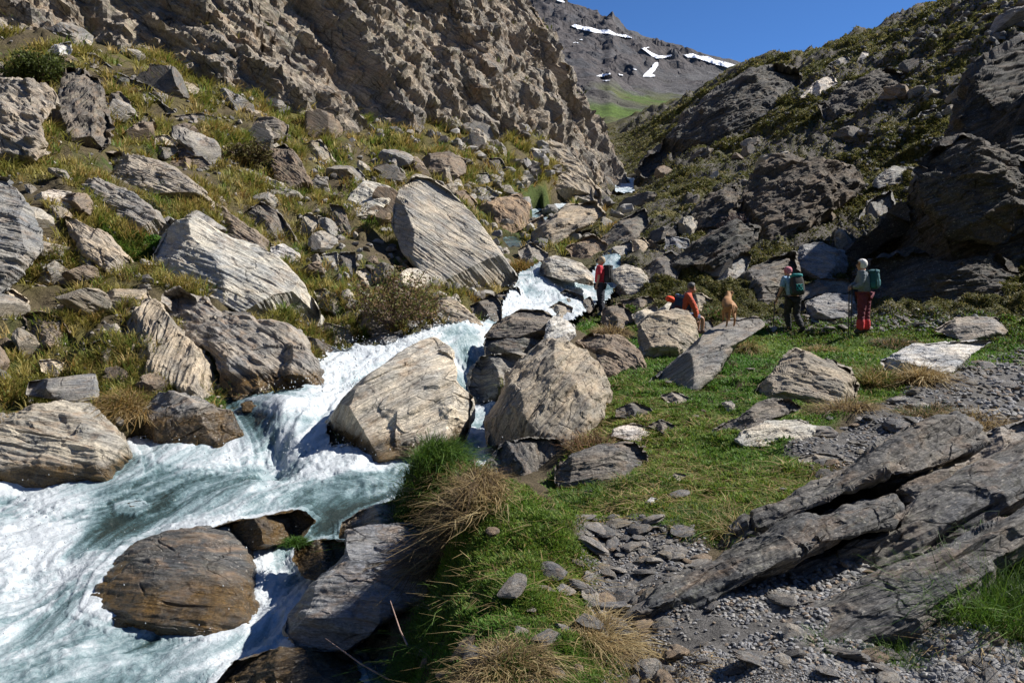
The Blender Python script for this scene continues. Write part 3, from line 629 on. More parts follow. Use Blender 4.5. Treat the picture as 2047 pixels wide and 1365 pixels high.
d = d + .2 * ridged(V / np.array([6, 6, 22.0]), 3, 67) + .1 * fbm(Q / np.array([.5, .4, .12]), 2, 68)
V = V + N * d[:, None]
cn = vnormals(V, Fq); ci = np.where((cn[:, 2] > .62) & (HH.ravel() > 3))[0]; CLIFF_LEDGE = V[np.random.RandomState(3).choice(ci, 420)]
loc = np.array([-2.0, 45, 8]); Vl = (V - loc) @ FC
cme = mesh_from('rock_cliff', Vl, Fq, [M_CLIFF])
cl = link('rock_cliff', cme, kind='structure'); cl.matrix_world = Matrix.Translation(loc) @ Matrix(FC.tolist()).to_4x4(); cl.color = (.31, .28, .242, 1)
# ------------------------------------------------------------------ far mountain and its snow
maz = np.radians(np.concatenate([np.linspace(-12, -1, 30), np.linspace(-.8, 18, 420), np.linspace(18.5, 40, 40)])); mr = np.exp(np.linspace(math.log(112), math.log(720), 380))
sky_pts = [(1000,-45),(1055,-12),(1090,-4),(1120,2),(1150,14),(1180,20),(1195,25),(1205,38),(1215,28),(1225,25),(1232,40),(1248,58),(1270,64),(1290,76),(1330,93),(1360,98),(1400,108),(1440,118),(1480,130),(1600,190),(1800,250)]
ra = [math.atan2(*(lambda q: (q[0], q[1]))(ray(float(a), float(b)))) for a, b in sky_pts]; re = [(lambda q: q[2] / math.hypot(q[0], q[1]))(ray(float(a), float(b))) for a, b in sky_pts]
MA, MR = np.meshgrid(maz, mr, indexing='ij'); Er0 = np.interp(maz, ra, re); Er = Er0.copy()
for _ in range(40): Er[1:-1] = (Er[:-2] + Er[2:] + 2 * Er[1:-1]) / 4
Ed = (Er0 - Er)[:, None]; Er = Er[:, None]
tt = np.clip((np.log(MR) - math.log(112)) / (math.log(560) - math.log(112)), 0, 1)
E0 = .15; E = E0 + (Er - E0) * (.82 * tt + .18 * tt * tt); E = E + Ed * smooth(.86, 1.0, tt); E = np.where(MR > 560, Er * 560 / MR * (1 - .25 * (MR - 560) / 160), E)
X = MR * np.sin(MA); Y = MR * np.cos(MA); P3 = np.stack([X, Y, E * MR], -1).reshape(-1, 3)
crag = fbm(P3 / 120, 3, 70) + .5 * smooth(.0, -.12, MA - .14).ravel() + .25 * (tt.ravel() - .5)
cr = smooth(-.05, .3, crag) * smooth(.25, .45, tt.ravel())
f5, g5 = facets(P3 / np.array([26, 30, 34.0]) + .6 * fbm(P3 / 30, 2, 71)[:, None], 72); f6, g6 = facets(P3 / 10 + .4 * fbm(P3 / 8, 2, 73)[:, None], 74)
dz = cr * (4.2 * f5 + 2 * f6 + 2.0 * ridged(P3 / np.array([22, 40, 40.0]), 3, 75)) + (.6 * fbm(P3 / 9, 4, 76) + 2.0 * fbm(P3 / 40, 3, 77)) * (.35 + tt.ravel())
P3[:, 2] += dz * np.clip(MR.ravel() / 420, .1, 1.2)
nb = fbm(P3 / 45, 4, 78); nc = fbm(P3 / 7, 4, 79)
mcol = np.zeros((len(P3), 3)) + np.array([.086, .083, .082])
def cm(c, m, new): return c * (1 - m[:, None]) + np.array(new) * m[:, None]
mcol = cm(mcol, smooth(.66, .46, tt.ravel() + nb * .18 + nc * .05), (.085, .095, .035)); mcol = cm(mcol, smooth(.62, .45, tt.ravel() + nb * .3) * smooth(.05, .4, fbm(P3 / 25, 3, 80)), (.075, .115, .025))
mcol = cm(mcol, smooth(.1, .4, fbm(P3 / 18, 4, 81)) * smooth(.1, .3, tt.ravel()), (.11, .107, .104))
mcol = cm(mcol, cr, (.072, .071, .074)); mcol = cm(mcol, smooth(.5, .9, ridged(P3 / 14, 3, 82)) * cr * .6, (.1, .085, .078))
def mat_far():
    t = NT('mountain'); co = t.new('ShaderNodeTexCoord').outputs['Object']; c = t.attr('cover').outputs['Color']
    a = t.noise(co, .25, 6, .7); b = t.noise(co, 1.3, 5, .75)
    k = t.mix(1.0, t.mix(1.0, c, t.ramp(a, [(.3, .6), (.7, 1.4)]), 'MULTIPLY'), t.ramp(b, [(.3, .6), (.7, 1.4)]), 'MULTIPLY')
    t.set(Base_Color=k, Roughness=.95, Normal=t.bump(a, .8, 1.5)); t.b.inputs['Specular IOR Level'].default_value = .15
    return t.m
mme = mesh_from('mountain', P3, grid_faces(len(maz), len(mr))[:, ::-1], [mat_far()], False, colors={'cover': mcol})
link('mountain', mme, kind='structure')
MEG = np.maximum.accumulate(P3[:, 2].reshape(MA.shape) / MR, axis=1)
def mhit(px, py):
    d = ray(float(px), float(py)); az = math.atan2(d[0], d[1]); e = d[2] / math.hypot(d[0], d[1]); i = int(np.clip(np.searchsorted(maz, az), 1, len(maz) - 1))
    t = (az - maz[i - 1]) / (maz[i] - maz[i - 1]); col = MEG[i - 1] * (1 - t) + MEG[i] * t; j = int(np.clip(np.searchsorted(col, e), 1, len(mr) - 1))
    s = np.clip((e - col[j - 1]) / max(col[j] - col[j - 1], 1e-7), 0, 1); r = mr[j - 1] + s * (mr[j] - mr[j - 1]); return d * (r / math.hypot(d[0], d[1]))
def mat_snow():
    t = NT('snow'); co = t.new('ShaderNodeTexCoord').outputs['Object']; n = t.noise(co, .6, 5)
    t.set(Base_Color=t.ramp(n, [(.3, (.8, .82, .86)), (.6, (.88, .88, .9))]), Roughness=.7, Normal=t.bump(n, .3, .4)); return t.m
MS = mat_snow()
SNOW = [
 ('long white snow band under the dark crags below the summit ridge', [(1141,52),(1150,49),(1165,53),(1180,55),(1197,60),(1212,60),(1216,59),(1232,68),(1252,70),(1266,77),(1250,76),(1235,72),(1215,69),(1190,66),(1170,62),(1150,57)]),
 ('curved snow patch high on the scree in the middle of the mountain', [(1281,97),(1300,94),(1292,99),(1302,105),(1316,111),(1330,112),(1345,109),(1340,114),(1325,117),(1312,118),(1302,112),(1290,103)]),
 ('hooked snow tongue running down the scree below the curved patch', [(1315,125),(1316,131),(1308,143),(1303,148),(1310,151),(1308,154),(1283,154),(1290,146),(1302,135),(1307,126)]),
 ('broad snow field just under the low right end of the ridge', [(1366,110),(1385,107),(1397,112),(1415,113),(1430,120),(1450,124),(1470,130),(1455,136),(1430,130),(1410,123),(1392,117),(1375,116)]),
 ('thin snow strip at the foot of the crags above the green meadow', [(1189,153),(1205,148),(1220,146),(1221,149),(1205,154)]),
 ('small snow fleck beside the thin strip above the meadow', [(1236,148),(1244,149),(1246,152),(1238,151)]),
 ('tiny snow sliver on the scree under the left crags', [(1143,86),(1158,84),(1157,87)]),
 ('tiny snow sliver just above another one under the left crags', [(1152,80),(1165,79),(1164,81)]),
 ('faint broken snow streak lowest on the mountain above the grass', [(1203,161),(1220,160),(1219,162),(1205,163)]),
 ('white snow cap right on the skyline at the top of the mountain', [(1117,-4),(1126,2),(1131,6),(1120,5),(1112,2)]),
 ('small snow spot left of the hooked tongue', [(1265,137),(1273,139),(1272,141),(1266,140)]),
]
for lab, poly in SNOW:
    xs = [p[0] for p in poly]; ys = [p[1] for p in poly]; st = .8
    gx = np.arange(min(xs) - 1, max(xs) + 1.5, st); gy = np.arange(min(ys) - 1, max(ys) + 1.5, st)
    GX, GY = np.meshgrid(gx, gy, indexing='ij'); jit = fbm(np.stack([GX.ravel() / 3, GY.ravel() / 2, 0 * GX.ravel()], -1), 3, 90).reshape(GX.shape)
    ins = in_poly(poly, GX + jit * 1.6, GY + jit * 1.2)
    P = np.array([mhit(a, b) for a, b in zip(GX.ravel(), GY.ravel())]); rr_ = np.linalg.norm(P, axis=1).reshape(GX.shape); r0 = rr_.copy()
    for _ in range(14): rr_ = np.minimum(blur(rr_, 1), r0 * 1.0)
    P = P / np.linalg.norm(P, axis=1)[:, None] * (rr_.ravel() - 1.5)[:, None]; top = P
    fq = grid_faces(len(gx), len(gy)); keep = ins.ravel()[fq].sum(1) >= 3; fq = fq[keep]
    if not len(fq): continue
    used, inv = np.unique(fq, return_inverse=True); fq = inv.reshape(fq.shape); n = len(used)
    Vv = np.concatenate([top[used], P[used] + P[used] / np.linalg.norm(P[used], axis=1)[:, None] * 2.5]); c0 = Vv.mean(0)
    e = np.concatenate([fq[:, [0, 1]], fq[:, [1, 2]], fq[:, [2, 3]], fq[:, [3, 0]]]); key = np.sort(e, 1); _, ix, ct = np.unique(key[:, 0] * 100000 + key[:, 1], return_index=True, return_counts=True)
    eb = e[ix[ct == 1]]; skirt = np.stack([eb[:, 1], eb[:, 0], eb[:, 0] + n, eb[:, 1] + n], -1)
    link('snow_patch', mesh_from('snow_patch', Vv - c0, np.concatenate([fq, skirt]), [MS], True), loc=c0, label=lab, cat='snow patch', group='snow patches on the far mountain')
# ------------------------------------------------------------------ rocks: one closed stone per outline, with facets, layering and thickness
def resample(poly, n):
    P = np.asarray(poly, float); P2 = np.concatenate([P, P[:1]])
    s = np.concatenate([[0], np.cumsum(np.linalg.norm(np.diff(P2, axis=0), axis=1))]); u = np.linspace(0, s[-1], n, endpoint=False)
    B = np.stack([np.interp(u, s, P2[:, k]) for k in (0, 1)], -1)
    for _ in range(max(1, n // 90)): B = (np.roll(B, 1, 0) + np.roll(B, -1, 0) + 2 * B) / 4
    return B, s[-1]
def centroid(P):
    P = np.asarray(P, float); x, y = P[:, 0], P[:, 1]; x2, y2 = np.roll(x, -1), np.roll(y, -1); cr = x * y2 - x2 * y; A = cr.sum() / 2
    return np.array([((x + x2) * cr).sum(), ((y + y2) * cr).sum()]) / (6 * A), abs(A)
ROCKS = []
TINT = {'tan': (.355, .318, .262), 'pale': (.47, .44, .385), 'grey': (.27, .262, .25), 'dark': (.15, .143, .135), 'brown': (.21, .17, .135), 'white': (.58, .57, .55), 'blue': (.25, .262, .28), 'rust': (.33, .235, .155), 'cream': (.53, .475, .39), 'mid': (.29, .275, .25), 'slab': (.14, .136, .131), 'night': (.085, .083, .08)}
CAMB = np.stack([RGT, UPV, -FWD], -1)     # right, up, towards the viewer
def make_rock(poly, label, tint='grey', fol=-30, tw=-.42, D=None, T=.42, planes=None, lean=.45, rough=1.0, layer=1.0, mat=None, sink=.12, seed=None, group=None, px=1.55, name='boulder', cat='boulder', box=.42, res=None, wl=None, kind=None, dD=0, sm=False, chip=5):
    seed = seed if seed is not None else 300 + 13 * len(ROCKS)
    rr = random.Random(seed)
    poly = [tuple(p) for p in poly]; ys = [p[1] for p in poly]; xs = [p[0] for p in poly]
    (cx, cy), A = centroid(poly)
    bw, bh = max(xs) - min(xs), max(ys) - min(ys)
    yb = max(ys); xb = np.mean([p[0] for p in poly if p[1] > yb - .25 * bh])
    if D is None:
        D, _ = hit(xb, yb - .06 * bh)
    D = D + dD
    Dt, _ = hit(cx, min(ys) + .1 * bh)
    m0 = min(bw, bh); L = m0 * D / F                       # smaller dimension in metres
    thick = T * L
    Dtop = D + min(max(Dt - D, 0) * lean, 1.1 * bh * D / F); Dbot = D
    D = D + thick * .45; Dtop += thick * .45
    n = int(np.clip((2 * (bw + bh) / px) / 2, 28, 560)) if res is None else res
    B, per = resample(poly, n); m = max(8, int(n * .3))
    B = B + (B - [cx, cy]) * (sink * np.clip((B[:, 1:2] - (yb - .35 * bh)) / (.35 * bh), 0, 1))   # foot goes into the ground
    ph = np.linspace(0, PI / 2, m + 1)
    s = 1 - (1 - np.arange(m + 1) / m) ** 1.7; hg = np.sqrt(np.clip(1 - s ** (2 / box), 0, 1)) ** box
    rows = []
    for k in range(1, m + 1): rows.append((s[k], hg[k] if k < m else 0))
    for k in range(m - 1, max(m // 3, 1), -2): rows.append((s[k], -hg[k] * .8))
    S = np.array([r[0] for r in rows]); Hh = np.array([r[1] for r in rows])
    U = cx + S[None, :] * (B[:, 0:1] - cx); Vv = cy + S[None, :] * (B[:, 1:2] - cy); Hg = np.broadcast_to(Hh[None, :], U.shape) * thick
    # end points
    u0 = np.append(U.ravel(), [cx, cx]); v0 = np.append(Vv.ravel(), [cy, cy]); h0 = np.append(Hg.ravel(), [thick, -.8 * thick])
    mx = (u0 - cx) * D / F; my = -(v0 - cy) * D / F
    pl = []
    if planes:
        for nx, ny, nz_, ax, ay, hk in planes: pl.append((nx, ny, nz_, (ax - cx) * D / F, -(ay - cy) * D / F, hk * thick))
    else:
        for (nx, ny, nz_), k in (((.3, .75, .6), .78), ((.8, .15, .6), .8), ((-.75, .05, .65), .75), ((0, -.35, .94), .9), ((.2, .4, .9), .95)):
            j = .28; pl.append((nx + rr.uniform(-j, j), ny + rr.uniform(-j, j), max(.3, nz_), 0, 0, thick * (k + rr.uniform(-.15, .12))))
    if L > .35 and chip:
        nk = chip; th0 = rr.uniform(0, 2 * PI)
        for k in range(nk):
            th = th0 + (k + rr.uniform(-.3, .3)) * 2 * PI / nk; q = rr.uniform(.55, .82); ex, ey = math.cos(th) * bw / 2 * D / F, math.sin(th) * bh / 2 * D / F
            pl.append((math.cos(th), math.sin(th), rr.uniform(.35, .75), ex * q, ey * q, thick * rr.uniform(.62, .85)))
    hf = h0.copy(); fr = h0 > 0
    for nx, ny, nz_, ax, ay, hk in pl:
        hf = np.where(fr, np.minimum(hf, np.maximum(hk - (nx * (mx - ax) + ny * (my - ay)) / nz_, -.5 * thick)), hf)
    tv = np.clip((yb - v0) / max(bh, 1), -.2, 1.2); Dl = Dbot + (Dtop - Dbot) * tv + (D - Dbot)
    P = ray(u0, v0) * (Dl - hf)[:, None]
    nr = len(rows); Fq = grid_faces(n, nr, wrap=True)
    i = np.arange(n); i2 = (i + 1) % n; c1 = n * nr; c2 = c1 + 1
    cap = np.concatenate([np.stack([np.full(n, c1), i2 * nr, i * nr, i * nr], -1), np.stack([np.full(n, c2), i * nr + nr - 1, i2 * nr + nr - 1, i2 * nr + nr - 1], -1)])
    Nn = vnormals(P, np.concatenate([Fq, cap]))
    ctr = P.mean(0)
    if ((P - ctr) * Nn).sum() < 0: Nn = -Nn; Fq = Fq[:, ::-1]; cap = cap[:, ::-1]
    fr_ = CAMB @ np.array(((lambda a: (lambda nrm: (lambda x: np.stack([x, np.cross(nrm, x), nrm], -1))((lambda x: (x - nrm * (x @ nrm)) / np.linalg.norm(x - nrm * (x @ nrm)))(np.array([math.cos(a), math.sin(a), 0]))))(np.array([-math.sin(a) * math.cos(tw), math.cos(a) * math.cos(tw), math.sin(tw)])))(math.radians(fol))))
    Q = (P - ctr) @ fr_; o = seed * 1.37
    l = L
    f1, g1 = facets(Q / (l * np.array([.55, .5, .34])) + o + .25 * fbm(Q / (l * .5), 2, seed)[:, None], seed, .8)
    f2, g2 = facets(Q / (l * np.array([.24, .2, .11])) + o, seed + 1, .8)
    d = l * (.055 * f1 + .022 * f2) * rough
    if l > 1.3:
        f3, g3_ = facets(Q / np.array([.95, .8, .42]) + o, seed + 7, 1.0, .12); f4_, g4_ = facets(Q / np.array([.36, .3, .15]) + o, seed + 8, 1.0, .15)
        d += (.075 * f3 + .032 * f4_) * rough * min(1, .5 + (l - 1.3) * .5)
    lt = min(.055 * l ** .6, .09)
    d += layer * (.016 * l ** .6 * gn(Q / np.array([.9 * l, .7 * l, lt * 1.6]) + o, seed + 2) + .011 * l ** .6 * gn(Q / np.array([.5 * l, .5 * l, lt * .6]) + o, seed + 3))
    d += rough * l ** .7 * (.011 * fbm(Q / (l * .12) + o, 3, seed + 4))
    # a few open joints along the layering, broken up along their length
    jn = gn(np.stack([Q[:, 0] / (1.9 * l), Q[:, 1] / (1.9 * l), Q[:, 2] / (.34 * l ** .8)], -1) + o, seed + 5)
    d -= layer * .022 * l ** .7 * smooth(.028, .004, np.abs(jn)) * smooth(-.15, .25, gn(Q / (.5 * l) + o, seed + 6))
    P = P + Nn * d[:, None]
    Vl = (P - ctr) @ fr_
    F4 = np.concatenate([Fq, cap])
    # triangles for the caps: drop the doubled corner by splitting into two lists is not needed, quads with a repeated corner are removed
    tri = np.concatenate([Fq[:, [0, 1, 2]], Fq[:, [0, 2, 3]], cap[:, [0, 1, 2]] if cap[0, 2] == cap[0, 3] else cap[:, [1, 2, 3]]])
    attrs = None
    if mat is M_WET:
        wlz = wl if wl is not None else 0
        attrs = {'wet': 1 - smooth(.0, 1.0, (P[:, 2] - wlz[0]) / wlz[1])} if isinstance(wlz, tuple) else {'wet': np.zeros(len(P))}
    mt = mat or (M_ROCKN if D < 13 else M_ROCK)
    me = mesh_from(name, Vl, tri, [mt], sm, attrs=attrs)
    ob = link(name, me, label=label, cat=cat, group=group, kind=kind)
    ob.matrix_world = Matrix.Translation(ctr) @ Matrix(fr_.tolist()).to_4x4()
    t = TINT[tint] if isinstance(tint, str) else tint; v = rr.uniform(.85, 1.1); hw = rr.uniform(-.05, .05)
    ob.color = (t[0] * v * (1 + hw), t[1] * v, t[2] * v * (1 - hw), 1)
    ROCKS.append((ob, poly, D)); return ob
R = make_rock
def B_(s): return [tuple(float(v) for v in p.split(',')) for p in s.split()]
# --- stream boulders
R(B_('870,675 895,690 912,735 910,760 948,800 945,838 930,870 900,905 850,905 790,915 725,925 690,938 640,925 630,900 650,850 690,790 740,750 800,705 840,680'), 'large pale tan boulder in the middle of the stream, hollowed near its top', 'cream', fol=38, T=.5, mat=M_WET, wl=(-2.25, .62), layer=.6, rough=.55,
  planes=[(.2,.62,.76,800,800,.95),(-.8,.05,.6,660,850,.55),(.15,.12,.98,800,870,.72),(.85,.1,.5,930,800,.55)], D=9.3, lean=.1)
R(B_('1085,678 1130,680 1175,700 1205,740 1218,790 1205,830 1180,855 1175,900 1100,905 1020,900 985,885 975,840 1010,790 1020,750 1050,710'), 'large upright tan boulder with a rounded right side beside the bright green grass', 'tan', fol=60, T=.55, planes=[(.62,.42,.66,1130,750,.9),(-.3,.3,.9,1090,760,.9),(-.75,.1,.65,1010,850,.6),(.1,-.2,.98,1100,860,.8)], rough=1.15, D=9.2, lean=.15)
R(B_('960,712 1030,705 1075,715 1065,740 1015,790 1000,805 960,805 935,775 940,740'), 'layered grey brown boulder wedged behind the large upright tan boulder', 'mid', fol=-12, D=12.6, lean=.1, layer=1.8)
R(B_('1000,640 1040,618 1085,620 1120,640 1110,665 1080,672 975,672 985,650'), 'flat topped dark slab forming the upper layer of the stacked rocks by the fall', 'dark', fol=3, D=14.4, lean=.3, planes=[(.1,.9,.42,1050,640,.8),(-.2,-.05,.97,1040,655,.8)])
R(B_('975,668 1085,665 1085,700 1060,714 975,712 966,690'), 'dark flat block under the flat topped slab beside the small fall', 'dark', fol=2, D=14.0, lean=.2, planes=[(0,.2,.98,1030,690,.9)])
R(B_('1095,640 1110,630 1148,650 1150,672 1130,684 1090,682 1090,660'), 'white angular block beside the dark stacked rocks', 'white', fol=40, D=13.9, planes=[(.2,.6,.77,1120,655,.9),(.6,0,.8,1140,665,.7)])
R(B_('1150,685 1180,668 1240,668 1270,690 1290,730 1282,752 1220,755 1200,742 1188,705'), 'dark brown boulder lying in the grass under a mop of dry straw grass', 'brown', fol=-38, planes=[(.3,.5,.8,1230,700,.9),(-.5,.2,.84,1200,705,.8),(.1,-.3,.95,1240,730,.8)], rough=1.3)
R(B_('1272,650 1300,628 1350,617 1375,622 1390,640 1400,680 1375,702 1330,722 1290,720 1276,690'), 'tan boulder in front of the seated hiker', 'tan', fol=-10, T=.6, planes=[(.1,.72,.69,1330,640,.85),(.75,.05,.65,1370,680,.75),(-.25,.2,.94,1310,680,.9)], rough=1.2)
R(B_('1515,633 1530,650 1470,692 1440,742 1390,778 1330,785 1296,772 1330,735 1385,690 1410,662 1455,638'), 'long sloping grey slab that the dog stands on', 'grey', fol=30, T=.5, lean=.95, planes=[(-.05,.85,.52,1440,680,.8),(-.75,-.1,.65,1370,705,.8)], layer=.6, rough=.6, chip=0)
R(B_('1590,695 1640,712 1700,738 1714,770 1702,795 1640,806 1560,806 1508,800 1520,770 1550,740 1575,705'), 'tan wedge boulder with a sloping ridged top below the two standing hikers', 'tan', fol=-20, T=.6, planes=[(.35,.72,.6,1620,725,.8),(-.35,.2,.92,1590,740,.85),(.05,-.2,.98,1610,780,.85)], layer=1.7)
R(B_('1545,798 1580,800 1602,815 1560,832 1520,852 1480,872 1420,868 1440,850 1480,830 1510,805'), 'dark grey pitted rock leaning below the tan wedge boulder', 'dark', fol=25, rough=1.2, planes=[(.2,.75,.6,1530,825,.8),(-.6,0,.8,1490,855,.7)])
R(B_('1480,864 1530,842 1600,838 1632,852 1622,882 1560,893 1490,890 1470,880'), 'low pale folded rock in the turf with banded stripes', 'pale', fol=15, T=.5, planes=[(.1,.8,.6,1560,855,.8),(0,-.1,1,1550,880,.8)], layer=1.4, lean=.7)
R(B_('1225,857 1265,845 1302,855 1300,882 1260,880 1221,872'), 'small white flat stone in the grass beside the upright boulder', 'white', fol=0, planes=[(.1,.85,.5,1260,860,.8),(0,0,1,1260,875,.8)])
R(B_('972,932 1000,890 1060,873 1112,878 1135,900 1095,975 1060,995 1000,990 968,968'), 'dark rust stained rock at the stream edge under the upright boulder', 'dark', fol=50, tw=.5, rough=1.5, layer=1.6, D=7.7, lean=.3)
R(B_('1108,938 1140,907 1200,885 1270,885 1295,910 1292,948 1240,970 1180,980 1115,965'), 'dark layered boulder sunk in the turf above the gravel hollow', 'dark', fol=10, planes=[(.1,.8,.6,1200,905,.8),(.75,.2,.62,1250,925,.9),(-.3,-.1,.95,1170,940,.9)], layer=1.8)
R(B_('1232,817 1265,803 1300,815 1312,830 1270,836 1232,832'), 'small dark half buried stone in the bright grass', 'dark', fol=-10)
R(B_('50,815 110,798 180,803 222,850 265,910 272,945 232,985 180,1012 120,1010 30,985 -60,990 -90,860 10,830'), 'big tan boulder at the left edge overhanging the water', 'tan', fol=-12, mat=M_WET, wl=(-2.4, .55), planes=[(.15,.6,.78,110,850,.85),(.55,.2,.8,220,900,.8),(0,-.55,.83,130,960,.85)], layer=1.6, rough=1.0, D=8.8, T=.55, lean=.35)
R(B_('318,782 370,788 412,808 460,825 490,880 497,920 440,932 360,932 270,905 262,870 290,812'), 'grey boulder with a wet dark right flank left of the small fall', 'grey', fol=45, mat=M_WET, wl=(-2.12, .75), planes=[(-.2,.45,.87,340,830,.9),(.45,.25,.85,420,850,.9),(0,-.2,.98,390,900,.9)], rough=1.1, D=9.7, lean=.2)
R(B_('58,762 190,745 197,770 197,825 170,812 110,798 50,790'), 'smooth light grey slab standing behind the big tan boulder at the left', 'grey', fol=8, planes=[(.05,.45,.9,130,775,.9)], rough=.4, layer=.5)
R(B_('15,762 60,765 105,800 100,815 60,812 20,800'), 'small blue grey slab next to the smooth light slab at the left edge', 'blue', fol=-25)
R(B_('330,1062 400,1050 460,1060 505,1100 517,1160 495,1240 420,1258 330,1255 245,1245 175,1215 200,1150 258,1092'), 'dark rounded boulder in the foreground rapids with water pouring round it', 'night', fol=-8, mat=M_WET, wl=(-2.84, .72), T=.62, box=.85, planes=[(0,.55,.83,380,1100,.95),(.1,.05,1,380,1170,.97),(-.55,.2,.8,270,1150,.75)], chip=0, layer=1.0, rough=.6, D=6.05, lean=.5, sink=.28)
R(B_('690,1062 760,1050 860,1038 920,1050 920,1130 880,1190 820,1212 760,1245 700,1285 620,1285 578,1255 588,1210 640,1150 690,1108'), 'dark smooth slab rock between the foreground water and the grass mound', 'blue', fol=-6, mat=M_WET, wl=(-2.7, .3), T=.5, planes=[(-.1,.68,.72,750,1110,.9),(-.3,-.25,.92,700,1220,.8)], rough=.6, D=5.1, lean=.5)
R(B_('720,1020 790,998 835,1008 815,1042 760,1065 685,1072 684,1045'), 'small tan wet rock under the tall green tussock at the water', 'tan', fol=20, mat=M_WET, wl=(-2.3, .25), D=6.6)
R(B_('430,1365 470,1320 560,1293 640,1293 705,1320 740,1400 700,1450 420,1450'), 'low algae covered wet rock at the bottom edge of the picture', 'grey', fol=5, mat=M_WET, wl=(-2.55, .55), planes=[(0,.8,.6,570,1320,.8),(0,.1,1,560,1350,.9)], D=4.85, lean=.15)
R(B_('590,1090 640,1078 700,1080 690,1120 640,1160 610,1150 585,1120'), 'small brown wet rock splitting the right hand chute', 'brown', fol=0, mat=M_WET, wl=(-2.35, .6), D=6.35)
R(B_('480,806 540,794 610,803 622,822 540,828 486,822'), 'flat dark wet rock at the lip of the small fall', 'dark', fol=0, mat=M_WET, wl=(-1.75, .4), D=10.4, planes=[(0,.9,.4,550,808,.7)])
R(B_('462,790 480,782 500,795 498,806 462,804'), 'little white stone at the foot of the fluted slab', 'white')
R(B_('640,735 668,745 672,772 650,778 636,760'), 'small dark rock in the white water under the big grey boulder', 'dark', mat=M_WET, wl=(-1.6, .4), D=11.6)
R(B_('400,1062 470,1040 540,1030 600,1018 632,1040 600,1075 520,1095 440,1095'), 'low mossy brown ledge across the water above the rounded boulder', 'brown', fol=5, mat=M_WET, wl=(-2.3, .3), D=7.0, T=.9, lean=0, box=.8, rough=.9)
R(B_('230,1010 280,1000 300,1015 270,1030 235,1028'), 'dark rock just awash in the pool', 'dark', mat=M_WET, wl=(-2.3, .4), D=8.0, box=.9)
# --- foreground slabs on the right
R(B_('1870,840 1920,828 1965,848 1978,880 1935,905 1840,945 1750,955 1640,1005 1540,1055 1470,1085 1450,1078 1500,1035 1600,985 1700,930 1790,870'), 'uppermost great tilted slab, ending in a blunt rounded head', 'slab', fol=27, tw=-.3, T=.8, planes=[(-.42,.36,.83,1700,970,.9),(.25,.1,.96,1880,890,.8),(-.1,-.6,.8,1700,990,.9)], chip=0, layer=2.6, rough=1.1, D=5.0, lean=.3, px=1.15)
R(B_('1790,990 1808,1010 1790,1045 1700,1066 1600,1118 1500,1160 1400,1210 1330,1235 1302,1222 1330,1180 1390,1150 1460,1092 1560,1055 1680,1015'), 'middle tilted slab whose pointed left end overhangs the shaded gravel', 'slab', fol=25, tw=-.3, T=.9, planes=[(-.4,.4,.82,1560,1085,.9),(-.15,-.45,.88,1500,1150,.9)], chip=0, layer=2.6, rough=1.1, D=4.15, lean=.3, px=1.15)
R(B_('1800,968 1870,943 1965,915 1950,962 1850,1015 1805,1045 1785,1012'), 'short broken slab piece jammed between the two upper tilted slabs', 'slab', fol=24, tw=-.3, T=.8, layer=2.4, D=5.0, planes=[(-.4,.4,.82,1870,970,.9)])
R(B_('2047,885 2150,860 2200,930 2100,990 1960,1062 1830,1114 1700,1154 1560,1198 1450,1242 1425,1228 1520,1165 1640,1108 1780,1058 1850,980 1960,920'), 'largest tilted slab in the right foreground, under the slab with the pointed end', 'slab', fol=24, tw=-.3, T=.8, planes=[(-.42,.36,.83,1850,1030,.85),(-.1,-.5,.86,1850,1060,.8)], chip=0, layer=2.6, rough=1.1, D=4.25, lean=.3, px=1.2)
R(B_('2200,940 2200,1000 2100,1065 2000,1145 1920,1205 1830,1262 1700,1290 1590,1300 1480,1280 1440,1252 1560,1205 1700,1162 1830,1122 1960,1072 2100,1002'), 'thick shaded lowest plate of the tilted slabs, resting on the gravel', 'slab', fol=23, tw=-.3, T=.7, planes=[(-.4,.3,.86,1830,1180,.85),(-.2,-.3,.93,1700,1230,.85)], chip=0, layer=2.4, rough=1.1, D=3.75, lean=.28, px=1.2)
R(B_('1895,905 1960,870 2047,840 2120,850 2100,880 1990,915 1930,935'), 'grey layered slab behind the great tilted slabs at the right edge', 'grey', fol=24, D=6.6)
R(B_('1870,1215 1940,1190 1985,1215 1990,1270 1930,1310 1870,1290'), 'shaded block tucked under the right end of the lowest slab', 'dark', D=4.0)
# --- left slope, big ones
R(B_('365,440 390,433 430,455 470,478 520,488 560,520 600,560 625,600 634,632 602,660 560,664 500,645 430,605 370,575 318,545 306,510 328,470 345,450'), 'huge pale grey boulder on the left slope with yellow lichen streaks', 'pale', fol=-38, T=.5, planes=[(.3,.6,.74,450,530,.95),(-.5,-.1,.86,400,560,.75),(.6,-.3,.74,590,620,.7)], layer=.8, rough=.45, lean=.5)
R(B_('258,640 290,602 320,608 350,650 390,690 420,720 437,770 444,815 390,812 350,775 300,760 254,745 250,690'), 'tall fluted brown slab standing below the huge pale boulder', 'tan', fol=-68, tw=.15, T=.42, planes=[(.1,.35,.93,340,700,.9),(-.6,0,.8,280,680,.8),(.5,.2,.84,420,760,.8)], layer=2.0, lean=.5)
R(B_('330,590 360,578 400,598 450,623 500,640 570,660 610,690 642,740 642,790 605,812 540,808 470,790 430,762 415,720 380,680 340,640'), 'big grey boulder with orange specks running down to the stream', 'mid', fol=-40, mat=M_WET, wl=(-1.7, .6), planes=[(.2,.5,.84,480,680,.9),(.55,.1,.83,610,740,.8),(-.1,-.5,.86,520,770,.8)], rough=1.2, lean=.5)
